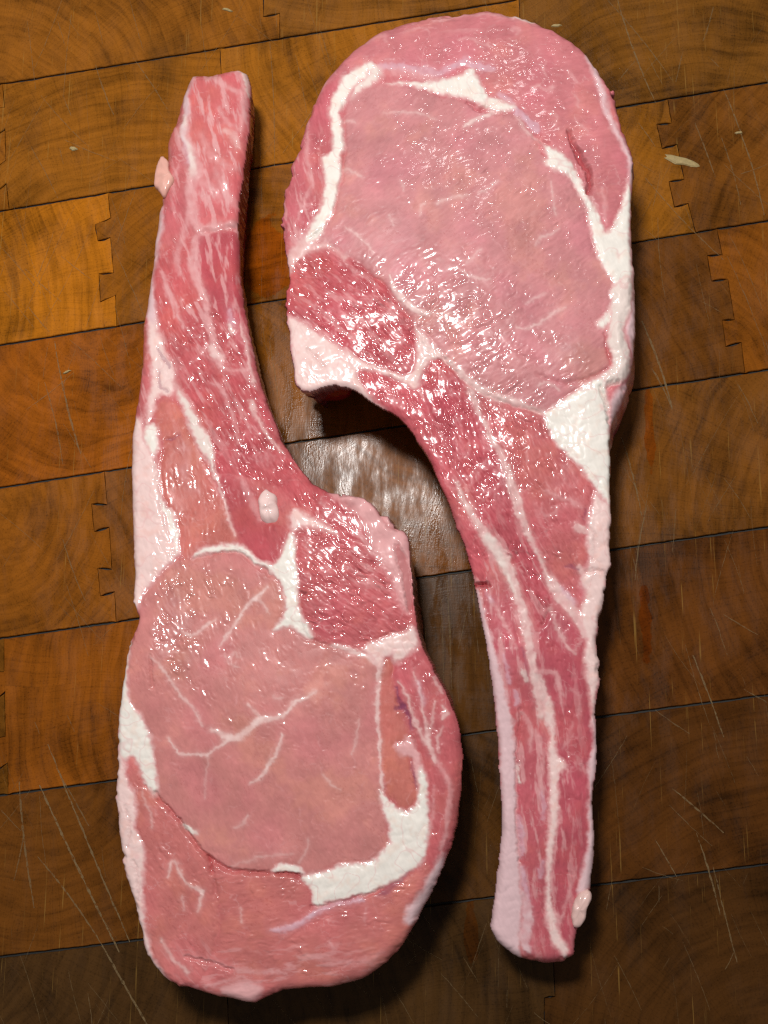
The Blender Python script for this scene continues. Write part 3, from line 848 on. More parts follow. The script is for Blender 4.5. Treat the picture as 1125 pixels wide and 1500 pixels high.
#DATA#
# ---- the chop whose rib bone points up (image left); coordinates traced in photograph pixels, then carried to its own height
LEFT = dict(
    name='rib_chop', seed=100, step=1.3, origin=(400, 1000),
    label='raw bone-in chop with its rib pointing up, left of the other',
    base=(200, 104, 108), side=(150, 52, 58), relief=.55, angle=math.radians(70),
    outline=[(272, 104), (280, 99), (300, 101), (318, 98), (340, 96), (356, 98), (363, 106), (366, 122), (364, 150), (366, 185), (362, 210), (358, 232), (355, 262), (350, 300), (349, 330), (351, 352), (350, 375), (352, 400), (355, 430), (360, 460), (368, 495), (375, 530), (382, 560), (392, 590), (402, 615), (412, 640), (428, 668), (444, 690), (460, 708), (480, 718), (500, 724), (512, 722), (525, 724), (540, 731), (552, 742), (558, 754), (570, 755), (576, 770), (590, 775), (598, 785), (602, 810), (604, 850), (607, 880), (612, 915), (616, 935), (626, 960), (640, 985), (655, 1015), (668, 1045), (675, 1075), (679, 1110), (677, 1150), (672, 1190), (665, 1230), (655, 1260), (642, 1290), (628, 1320), (612, 1350), (595, 1378), (575, 1405), (555, 1422), (530, 1438), (500, 1447), (470, 1450), (440, 1452), (415, 1453), (395, 1462), (370, 1473), (350, 1470), (330, 1465), (310, 1460), (290, 1455), (265, 1448), (245, 1440), (228, 1425), (215, 1405), (207, 1385), (203, 1360), (195, 1330), (187, 1300), (180, 1280), (175, 1250), (172, 1220), (170, 1195), (166, 1170), (168, 1145), (170, 1120), (169, 1090), (170, 1060), (173, 1030), (177, 1000), (182, 970), (186, 950), (196, 925), (201, 904), (195, 888), (193, 870), (194, 840), (191, 810), (191, 770), (190, 740), (190, 700), (189, 670), (190, 640), (194, 610), (198, 580), (203, 550), (203, 520), (204, 490), (208, 460), (212, 430), (218, 400), (221, 370), (224, 340), (228, 310), (232, 285), (236, 258), (238, 232), (240, 205), (244, 185), (252, 160), (262, 130)],
    rag=[(300, 100, 1.2), (360, 300, 1.2), (400, 620, 1.5), (560, 745, 3.5), (600, 830, 2.0), (670, 1100, .8), (500, 1450, 1.2), (180, 1200, 2.5), (200, 890, 2.0), (190, 700, .8), (220, 400, 1.0)],
    top=[(310, 100, 25), (310, 300, 26), (290, 500, 28), (290, 700, 31), (450, 820, 36), (380, 1050, 36), (620, 1100, 34), (420, 1400, 35), (190, 1200, 34)],
    round=[(258, 150, 34), (240, 250, 26), (362, 180, 15), (352, 330, 14), (215, 430, 22), (362, 470, 16), (195, 640, 18), (192, 800, 18), (430, 680, 14), (560, 750, 8), (604, 850, 6), (640, 990, 12), (676, 1110, 24), (640, 1290, 34), (560, 1420, 30), (400, 1458, 20), (260, 1445, 18), (185, 1290, 16), (168, 1170, 14), (174, 1030, 14), (200, 905, 12)],
    drop=[(258, 150, 1.6), (215, 430, 1.4), (195, 700, 1.1), (360, 250, 1.0), (600, 850, 1.0), (670, 1120, 1.0), (400, 1450, 1.0), (180, 1150, 1.0)],
    lean=[(360, 200, .20), (360, 450, .20), (420, 660, .24), (560, 750, .12), (606, 870, .02), (660, 1030, .12), (660, 1250, .28), (450, 1450, .35), (200, 1380, .15), (175, 1050, .05), (195, 750, .05), (240, 200, -.10)],
    bulge=[(360, 200, 0), (606, 870, .6), (660, 1100, .8), (450, 1450, 0), (180, 1150, .8), (200, 700, .5)],
    muscles=[
        ('rib_meat', [(275, 105), (358, 100), (362, 200), (350, 330), (292, 335), (281, 290), (287, 245), (274, 205), (274, 165)], (212, 106, 110), 78, .40, .5, .6),
        ('rib_meat', [(290, 345), (346, 340), (350, 400), (358, 470), (368, 540), (345, 520), (318, 480), (303, 435), (287, 405), (287, 370)], (192, 80, 92), 80, .20, .2, .2),
        ('rib_meat', [(232, 380), (278, 350), (283, 400), (303, 440), (312, 480), (300, 520), (265, 545), (250, 520), (238, 480), (226, 430)], (202, 92, 97), 70, .55, .4, .8),
        ('intercostal_muscle', [(252, 470), (300, 440), (345, 500), (368, 545), (390, 600), (425, 670), (470, 712), (535, 738), (560, 800), (525, 795), (483, 768), (432, 738), (402, 712), (345, 695), (316, 692), (310, 640), (290, 600), (264, 560), (252, 520)], (194, 88, 95), 58, 1.0, .7, .8),
        ('rib_muscle', [(228, 596), (249, 586), (268, 605), (279, 638), (295, 667), (308, 692), (325, 734), (337, 767), (350, 788), (337, 796), (298, 799), (283, 813), (268, 818), (262, 795), (258, 765), (245, 738), (233, 713), (233, 680), (240, 650), (231, 625)], (203, 112, 105), 75, .40, .3, .4),
        ('pocket_muscle', [(320, 701), (337, 694), (358, 705), (379, 728), (383, 757), (412, 770), (424, 786), (416, 809), (402, 822), (382, 823), (358, 797), (341, 767), (325, 728)], (186, 82, 90), 65, .35, -.5, .1),
        ('chine_muscle', [(432, 828), (434, 786), (450, 776), (483, 790), (510, 790), (540, 805), (566, 826), (582, 855), (594, 888), (600, 915), (570, 930), (536, 941), (498, 944), (468, 930), (450, 908), (440, 886)], (199, 98, 105), 32, 1.25, .3, .9),
        ('loin_eye', [(202, 893), (214, 868), (230, 845), (255, 822), (285, 815), (320, 808), (350, 806), (376, 822), (396, 838), (410, 852), (420, 890), (404, 922), (424, 920), (448, 934), (467, 940), (496, 950), (525, 955), (545, 965), (553, 985), (553, 1050), (554, 1110), (558, 1160), (566, 1200), (570, 1232), (555, 1252), (530, 1265), (499, 1267), (474, 1277), (444, 1282), (393, 1277), (342, 1275), (307, 1257), (287, 1237), (261, 1201), (230, 1165), (228, 1120), (220, 1080), (208, 1052), (188, 1020), (186, 980), (190, 950), (198, 925)], (205, 130, 128), 62, .28, .7, .45),
        ('tail_muscle', [(186, 1118), (196, 1108), (212, 1148), (230, 1165), (261, 1201), (287, 1237), (307, 1257), (315, 1300), (322, 1350), (312, 1400), (292, 1440), (250, 1440), (224, 1400), (210, 1348), (208, 1300), (212, 1244), (196, 1212), (200, 1188), (188, 1144)], (204, 116, 114), 55, .45, .4, .9),
        ('cap_muscle', [(307, 1257), (342, 1277), (393, 1279), (444, 1292), (456, 1305), (462, 1330), (515, 1317), (570, 1299), (605, 1280), (625, 1262), (640, 1285), (625, 1322), (590, 1382), (550, 1424), (500, 1447), (440, 1452), (340, 1465), (290, 1450), (312, 1400), (322, 1350), (315, 1300)], (202, 114, 112), -8, .45, .5, .7),
        ('side_muscle', [(578, 972), (612, 946), (640, 985), (668, 1045), (678, 1110), (672, 1190), (655, 1260), (640, 1290), (627, 1260), (629, 1200), (622, 1140), (611, 1090), (605, 1065), (592, 1045), (580, 1010)], (196, 96, 103), 72, .50, .5, 1.0),
        ('strip_muscle', [(559, 975), (574, 968), (577, 1010), (590, 1048), (598, 1078), (580, 1092), (600, 1108), (608, 1146), (611, 1174), (596, 1185), (580, 1178), (565, 1152), (558, 1110), (556, 1040)], (202, 114, 104), 84, .30, .2, .2)],
    streaks=[
        ('K', .75, .3, 3.0, [(276, 165, 4), (273, 190, 5), (280, 225, 7), (288, 250, 9), (280, 275, 8), (283, 300, 6), (286, 325, 6), (298, 338, 7), (315, 333, 4), (335, 331, 4), (348, 328, 3)]),
        ('W', .6, .3, 2.5, [(272, 170, 2), (268, 195, 3), (276, 215, 3), (282, 235, 4), (284, 255, 5)]),
        ('K', .5, .2, 4.0, [(290, 255, 5), (300, 270, 6), (312, 282, 5), (320, 290, 3)]), ('K', .45, .2, 4.0, [(296, 200, 3), (310, 228, 5), (325, 240, 4), (340, 248, 3)]),
        ('K', .6, .2, 2.0, [(306, 105, 2), (320, 120, 3), (335, 128, 3), (352, 140, 3), (357, 165, 3), (352, 190, 3)]),
        ('W', .55, .2, 2.0, [(336, 97, 4), (352, 100, 4), (360, 112, 3), (361, 135, 2)]), ('K', .5, .2, 2.0, [(322, 160, 1.5), (332, 178, 3), (340, 185, 2)]),
        ('K', .5, .1, 4, [(318, 250, 3), (322, 265, 5), (335, 290, 5), (345, 300, 4)]), ('P', .5, .2, 3, [(330, 192, 3), (342, 200, 5), (348, 215, 3)]),
        ('K', .75, .3, 2.5, [(287, 350, 5), (285, 370, 5), (281, 390, 5), (289, 413, 5), (300, 435, 5), (304, 458, 4), (308, 480, 4), (314, 505, 5), (318, 525, 6), (325, 538, 3)]),
        ('K', .5, .2, 2.5, [(280, 300, 2), (272, 330, 3), (265, 355, 3), (258, 380, 4), (262, 400, 3)]), ('K', .6, .2, 2, [(238, 400, 2), (245, 425, 3), (255, 445, 3), (262, 462, 2), (270, 480, 1.5)]),
        ('K', .45, .2, 2.5, [(228, 290, 4), (240, 280, 2), (250, 265, 2), (262, 245, 2)]), ('L', .4, .1, 3, [(268, 190, 3), (272, 220, 3), (276, 240, 2)]),
        ('L', .5, .3, 2, [(336, 455, 2), (339, 470, 4), (340, 480, 3)]), ('P', .7, .5, 1.5, [(338, 480, 3), (341, 486, 4)]), ('P', .6, .3, 2, [(310, 510, 4), (318, 520, 6), (326, 526, 3)]),
        ('K', .6, .3, 2.0, [(310, 562, 1), (322, 566, 3), (335, 590, 2), (345, 620, 2), (350, 650, 1.5)]), ('P', .6, .4, 1.5, [(352, 478, 2), (360, 500, 2), (366, 535, 2), (372, 560, 1.5)]),
        ('K', .55, .2, 2, [(326, 540, 2), (340, 545, 2), (362, 540, 2)]), ('P', .6, .5, 1.5, [(368, 590, 4), (372, 600, 4), (380, 618, 2), (395, 640, 2), (410, 660, 2)]),
        ('P', .8, .3, 1.5, [(314, 694, 2.2), (325, 724, 2), (334, 758, 1.8), (345, 785, 1.5)]), ('K', .5, .1, 3, [(352, 700, 2), (362, 720, 4), (372, 740, 5), (380, 760, 3)]),
        ('K', .35, .1, 4, [(268, 690, 2), (278, 712, 3), (290, 720, 2)]), ('K', .3, .1, 4, [(262, 655, 3), (275, 660, 3), (270, 690, 2)]),
        ('P', .75, .3, 1.6, [(486, 946, 2.2), (512, 952, 3), (540, 963, 3), (553, 975, 3)]), ('P', .7, .2, 1.5, [(556, 970, 4), (554, 1010, 2.5), (552, 1044, 2.5), (556, 1083, 2), (557, 1120, 1.5), (560, 1160, 2.5)]),
        ('K', .5, .2, 2, [(470, 735, 2), (500, 760, 2), (540, 800, 2)]),
        # marbling of the eye
        ('P', .78, .05, 1.6, [(311, 1068, 2.0), (322, 1074, 3), (333, 1080, 5.5), (350, 1080, 5.5), (366, 1067, 4.5), (384, 1055, 4.5), (400, 1052, 3.2), (414, 1049, 3.2), (424, 1038, 3), (434, 1027, 2.6), (448, 1022, 2.2), (462, 1013, 1.3)]),
        ('P', .65, .05, 1.3, [(384, 1055, 2.5), (375, 1044, 2), (364, 1033, 1.2)]), ('P', .68, .05, 1.3, [(335, 1082, 3), (318, 1095, 2), (304, 1106, 2.4), (290, 1105, 1.8), (266, 1105, 1.6), (256, 1094, 1.4), (246, 1082, .8)]),
        ('P', .65, .05, 1.3, [(222, 960, .6), (230, 968, 1.6), (243, 985, 1.8), (256, 1005, 2), (270, 1022, 2), (284, 1038, 2), (297, 1062, 1)]),
        ('P', .7, .05, 1.3, [(265, 920, .8), (275, 932, 2.4), (290, 929, 2.2), (302, 915, 2), (318, 908, 1)]),
        ('P', .72, .05, 1.4, [(322, 946, .8), (334, 930, 1.8), (347, 910, 2), (360, 890, 2.2), (372, 879, 3.2), (382, 872, 2.4), (392, 860, 1.4)]), ('P', .6, .05, 1.3, [(374, 878, 2.5), (386, 885, 2), (392, 898, 1.2)]),
        ('P', .66, .05, 1.3, [(414, 1075, 1.5), (410, 1090, 2.2), (403, 1108, 2.2), (392, 1124, 3), (380, 1140, 2), (366, 1148, 1)]), ('P', .5, .03, 1.3, [(474, 1135, 1), (486, 1148, 1.5), (500, 1156, .8)]),
        ('P', .5, .03, 1.4, [(345, 1212, 1.5), (356, 1206, 2), (364, 1196, 1.2)]), ('P', .45, .03, 1.4, [(330, 962, 1.2), (336, 972, 1.6), (348, 976, 1)]), ('P', .45, .03, 1.4, [(401, 1018, 1), (404, 1024, 2), (414, 1023, 1)]),
        ('P', .4, .03, 1.4, [(304, 1108, 1), (303, 1135, .8), (300, 1170, .6)]), ('P', .5, .03, 1.4, [(525, 1055, .8), (522, 1080, 1.4), (518, 1105, 1)]), ('P', .5, .03, 1.4, [(338, 965, 1), (345, 955, 1), (350, 962, 1)]),
        ('P', .4, .03, 1.6, [(340, 1270, 1), (380, 1256, 1.6), (430, 1250, 1)]), ('P', .4, .03, 1.5, [(452, 1230, 1), (448, 1250, 1.6), (440, 1262, 1)]),
        ('W', .75, .2, 1.5, [(268, 1208, 1), (280, 1217, 4), (288, 1219, 2)]),
        # tail and cap
        ('P', .68, .05, 1.6, [(246, 1284, 1.2), (250, 1268, 2), (257, 1264, 2), (266, 1280, 2), (274, 1294, 2), (288, 1301, 2.6), (296, 1306, 3), (294, 1322, 2), (291, 1334, 1)]),
        ('P', .5, .05, 1.6, [(266, 1314, 1), (269, 1332, 1.4)]), ('P', .5, .03, 1.4, [(208, 1160, 1), (218, 1185, 1.6), (224, 1212, 1)]), ('P', .45, .03, 1.4, [(352, 1330, 1), (354, 1350, 1.2)]),
        ('P', .6, .1, 2, [(235, 1375, 1), (243, 1390, 2), (258, 1410, 2.4), (275, 1425, 2)]), ('K', .55, .1, 2.4, [(270, 1400, 1), (300, 1406, 2), (340, 1418, 2), (380, 1424, 2), (420, 1424, 1)]),
        ('K', .5, .1, 2, [(300, 1445, 2), (325, 1440, 2), (350, 1432, 2), (368, 1438, 1)]), ('K', .35, .1, 4, [(450, 1400, 2), (520, 1410, 4), (560, 1395, 2)]),
        ('K', .5, .05, 2, [(484, 1380, 1), (488, 1388, 2), (495, 1386, 1)]), ('K', .4, .05, 2, [(536, 1330, 1), (534, 1350, 1.6)]),
        ('L', .75, .3, 2.2, [(396, 1362, 1), (415, 1361, 3), (436, 1355, 3), (452, 1344, 3), (470, 1333, 3), (500, 1323, 2.5), (530, 1318, 2)]), ('U', .55, -.3, 2, [(552, 1312, 2), (568, 1304, 4), (582, 1293, 4), (598, 1278, 2)]),
        # side muscle
        ('P', .6, .1, 1.6, [(585, 1000, 1), (596, 1020, 1.4), (606, 1050, 2), (616, 1075, 2.2), (628, 1092, 3), (638, 1115, 2)]), ('P', .55, .1, 1.6, [(606, 985, 1), (614, 1010, 1.6), (622, 1050, 2), (628, 1085, 3)]),
        ('P', .55, .1, 1.6, [(628, 1090, 2.4), (632, 1060, 1.6), (637, 1030, 1.4)]), ('P', .55, .1, 1.6, [(635, 990, 1), (640, 1000, 2), (648, 1015, 1.4)]), ('P', .6, .1, 1.6, [(650, 1035, 1.4), (653, 1044, 3.4), (647, 1052, 2)]),
        ('P', .5, .1, 1.6, [(648, 1065, 1), (643, 1080, 2.4), (641, 1100, 1.4)]), ('K', .6, .1, 2, [(640, 1115, 1.5), (652, 1135, 2.4), (660, 1160, 3), (658, 1190, 3), (652, 1225, 3), (646, 1250, 2)]),
        ('K', .45, .1, 2, [(636, 1150, 1), (634, 1190, 1.6), (630, 1215, 1)]), ('L', .4, .1, 3, [(612, 1000, 2), (620, 1030, 3)]),
        ('U', .8, -.4, 1.4, [(580, 1008, 1.2), (584, 1022, 1.8), (590, 1034, 4.5), (580, 1036, 3)]), ('U', .75, -.4, 1.4, [(590, 1034, 3), (600, 1050, 2.4), (604, 1066, 2)]),
        ('U', .65, -.3, 1.4, [(603, 1116, 1), (607, 1135, 1.6), (608, 1152, 1)]),
    ],
    fats=[
        ('fat_rim', 'P', .6, 2.0, [(194, 612), (189, 660), (189, 700), (190, 760), (193, 830), (194, 885), (201, 893), (213, 868), (228, 846), (250, 825), (262, 812), (262, 800), (258, 775), (252, 752), (240, 738), (234, 700), (226, 668), (212, 640), (205, 615)], 'smooth pinkish white fat along the left edge'),
        ('fat_seam', 'W', .4, 1.8, [(214, 626), (226, 620), (233, 643), (230, 662), (223, 668), (212, 640)], ''),
        ('fat_seam', 'W', .4, 1.8, [(234, 728), (250, 747), (260, 765), (263, 800), (256, 815), (252, 790), (244, 760), (238, 745)], ''),
        ('fat_seam', 'P', .3, 2.0, [(217, 449), (225, 453), (235, 493), (250, 530), (256, 545), (253, 577), (233, 580), (223, 604), (214, 622), (219, 570), (223, 551), (217, 504)], ''),
        ('fat_seam', 'B', .4, 1.6, [(259, 568), (268, 576), (281, 598), (296, 625), (308, 640), (314, 666), (314, 694), (304, 675), (287, 649), (274, 613), (263, 587)], ''),
        ('fat_seam', 'W', .5, 1.6, [(283, 818), (292, 805), (310, 798), (342, 796), (362, 803), (376, 818), (398, 826), (410, 815), (419, 795), (427, 778), (434, 790), (433, 815), (437, 842), (437, 886), (447, 910), (460, 932), (448, 934), (426, 919), (400, 924), (414, 905), (418, 888), (410, 852), (396, 838), (376, 827), (352, 810), (320, 808), (300, 812)], 'white forked fat seam above the eye'),
        ('fat_seam', 'P', .4, 2.0, [(425, 755), (432, 743), (453, 757), (486, 774), (494, 784), (464, 773), (440, 771), (428, 778)], ''),
        ('fat_seam', 'P', .5, 2.0, [(531, 949), (548, 940), (570, 932), (593, 926), (604, 915), (613, 935), (610, 949), (590, 963), (579, 971), (573, 960), (561, 963), (557, 980), (549, 971), (540, 960)], ''),
        ('chine_fat', 'K', .8, 4.0, [(484, 721), (505, 722), (525, 724), (545, 735), (558, 754), (573, 757), (577, 772), (597, 782), (602, 830), (604, 870), (598, 895), (584, 876), (574, 848), (560, 826), (544, 798), (536, 770), (524, 752), (506, 736)], 'pale ragged fat at the chine end'),
        ('fat_rim', 'W', .5, 1.8, [(190, 930), (186, 955), (180, 985), (175, 1015), (171, 1050), (170, 1090), (172, 1110), (184, 1114), (196, 1108), (204, 1125), (214, 1150), (230, 1166), (228, 1120), (221, 1082), (210, 1054), (196, 1034), (188, 1015), (187, 980), (192, 955)], ''),
        ('fat_rim', 'P', .6, 2.0, [(170, 1098), (168, 1130), (166, 1170), (170, 1200), (173, 1240), (180, 1280), (190, 1320), (202, 1360), (208, 1388), (222, 1418), (248, 1444), (236, 1420), (222, 1395), (212, 1350), (209, 1300), (213, 1246), (197, 1212), (201, 1188), (196, 1160), (186, 1140), (184, 1118)], 'lumpy pink-white fat on the lower left edge'),
        ('fat_seam', 'W', .7, 1.6, [(555, 1156), (565, 1168), (581, 1184), (598, 1187), (611, 1176), (611, 1150), (611, 1122), (621, 1128), (626, 1151), (628, 1190), (628, 1227), (621, 1257), (601, 1277), (570, 1295), (535, 1310), (515, 1313), (479, 1323), (462, 1328), (456, 1303), (446, 1293), (444, 1282), (474, 1277), (499, 1267), (530, 1265), (555, 1252), (570, 1232), (568, 1206), (560, 1181)], 'thick white hook of fat below the eye'),
        ('fat_seam', 'W', .5, 1.0, [(397, 1275), (413, 1263), (439, 1269), (445, 1280), (420, 1278)], ''),
        ('fat_seam', 'K', .3, 1.6, [(577, 1092), (590, 1086), (597, 1077), (609, 1095), (615, 1120), (611, 1140), (606, 1118), (600, 1107), (588, 1106)], ''),
        ('fat_rim', 'K', .5, 2.4, [(325, 1452), (340, 1444), (365, 1440), (385, 1446), (378, 1460), (362, 1471), (340, 1469)], ''),
        ('fat_rim', 'M', .2, 2.4, [(636, 1272), (626, 1288), (610, 1318), (597, 1330), (594, 1350), (604, 1354), (622, 1327), (640, 1294), (650, 1265), (645, 1255)], ''),
        ('fat_rim', 'M', .3, 1.8, [(278, 99), (287, 104), (277, 118), (275, 140), (280, 158), (274, 172), (268, 152), (266, 122)], ''),
        ('fat_rim', 'M', .2, 2.4, [(229, 287), (236, 302), (236, 340), (228, 372), (221, 400), (224, 428), (228, 468), (218, 470), (212, 440), (217, 400), (221, 368), (225, 335), (227, 305)], ''),
    ],
    creases=[
        ('U', .45, .3, [(232, 510, 1.8), (240, 524, 3), (248, 538, 2)]), ('U', .4, .3, [(233, 545, 1.6), (236, 566, 2.2), (246, 574, 1.6)]), ('U', .5, .4, [(244, 645, 1), (252, 644, 1.8), (262, 637, 1)]),
        ('R', .30, .9, [(228, 1162, .6), (245, 1184, .8), (261, 1201, .8), (287, 1237, 1), (307, 1258, 1.4), (342, 1276, 1), (393, 1278, .8)]), ('R', .55, 1.0, [(303, 1256, 1), (309, 1268, 1.6), (310, 1278, 1)]),
        ('R', .6, 1.2, [(406, 1280, 1), (425, 1281, 2), (440, 1284, 1.4)]), ('R', .22, .8, [(284, 819, .5), (320, 810, .8), (350, 810, .8), (376, 828, .8), (396, 841, .6)]),
        ('R', .5, .9, [(582, 800, 3), (590, 820, 6), (596, 850, 6), (602, 890, 4)]), ('R', .3, .6, [(560, 760, 1), (566, 770, 2), (580, 776, 1)]),
        ('R', .25, .3, [(240, 660, .4), (236, 690, .6), (244, 735, .6), (252, 760, .6)]), ('R', .2, .3, [(226, 668, .5), (232, 700, .6), (238, 745, .6), (246, 780, .5)]),
        ('R', .2, .6, [(222, 960, .5), (223, 985, 1), (225, 1005, .5)]), ('R', .35, .8, [(272, 1402, .6), (300, 1408, .9), (340, 1420, .9)]),
        ('R', .2, .5, [(292, 340, .6), (320, 336, .8), (345, 333, .8)]), ('R', .25, .5, [(352, 700, .5), (330, 560, .8), (344, 600, .8), (350, 640, .8)][1:]),
        ('R', .25, .4, [(183, 1180, .6), (190, 1205, .8), (188, 1240, .6)]), ('R', .2, .4, [(196, 1260, .6), (203, 1290, .8), (202, 1320, .5)]),
        ('R', .3, .6, [(456, 1330, .6), (480, 1326, .8), (520, 1316, .8), (560, 1302, .8)]), ('R', .22, .4, [(440, 910, .5), (455, 935, .7), (490, 950, .7)]),
    ],
    bumps=[(380, 1060, 150, 160, .4), (222, 945, 48, 75, 1.5), (300, 200, 30, 120, 1.2), (330, 420, 22, 80, .8), (350, 640, 50, 70, .6), (520, 860, 60, 50, .5), (515, 732, 14, 9, 1.2), (545, 748, 12, 10, 1.4), (566, 775, 12, 12, 1.0), (585, 800, 10, 16, .9), (556, 790, 8, 14, -.8), (230, 740, 25, 90, .8),
           (440, 900, 70, 45, .5), (480, 1380, 90, 40, .6), (220, 960, 20, 50, .5), (310, 160, 16, 14, .5), (335, 215, 10, 14, .6), (330, 262, 10, 14, .5), (338, 325, 8, 8, .6), (320, 240, 10, 8, -.5), (318, 290, 16, 12, -.4)],
    flecks=150,
    films=[(310, 220, 60, 150, .55), (300, 420, 70, 130, .45), (330, 580, 70, 90, .35), (560, 800, 50, 70, .4), (200, 580, 20, 80, .4), (400, 1420, 160, 40, .3)],
    glints=[(255, 890, 40, 70, .9), (300, 850, 60, 25, .5), (275, 980, 40, 50, .5), (320, 600, 50, 80, .4), (370, 690, 50, 30, .6), (500, 850, 60, 40, .4), (240, 1380, 40, 50, .3), (420, 1010, 60, 60, -.1), (330, 1180, 160, 60, -.12)],
)

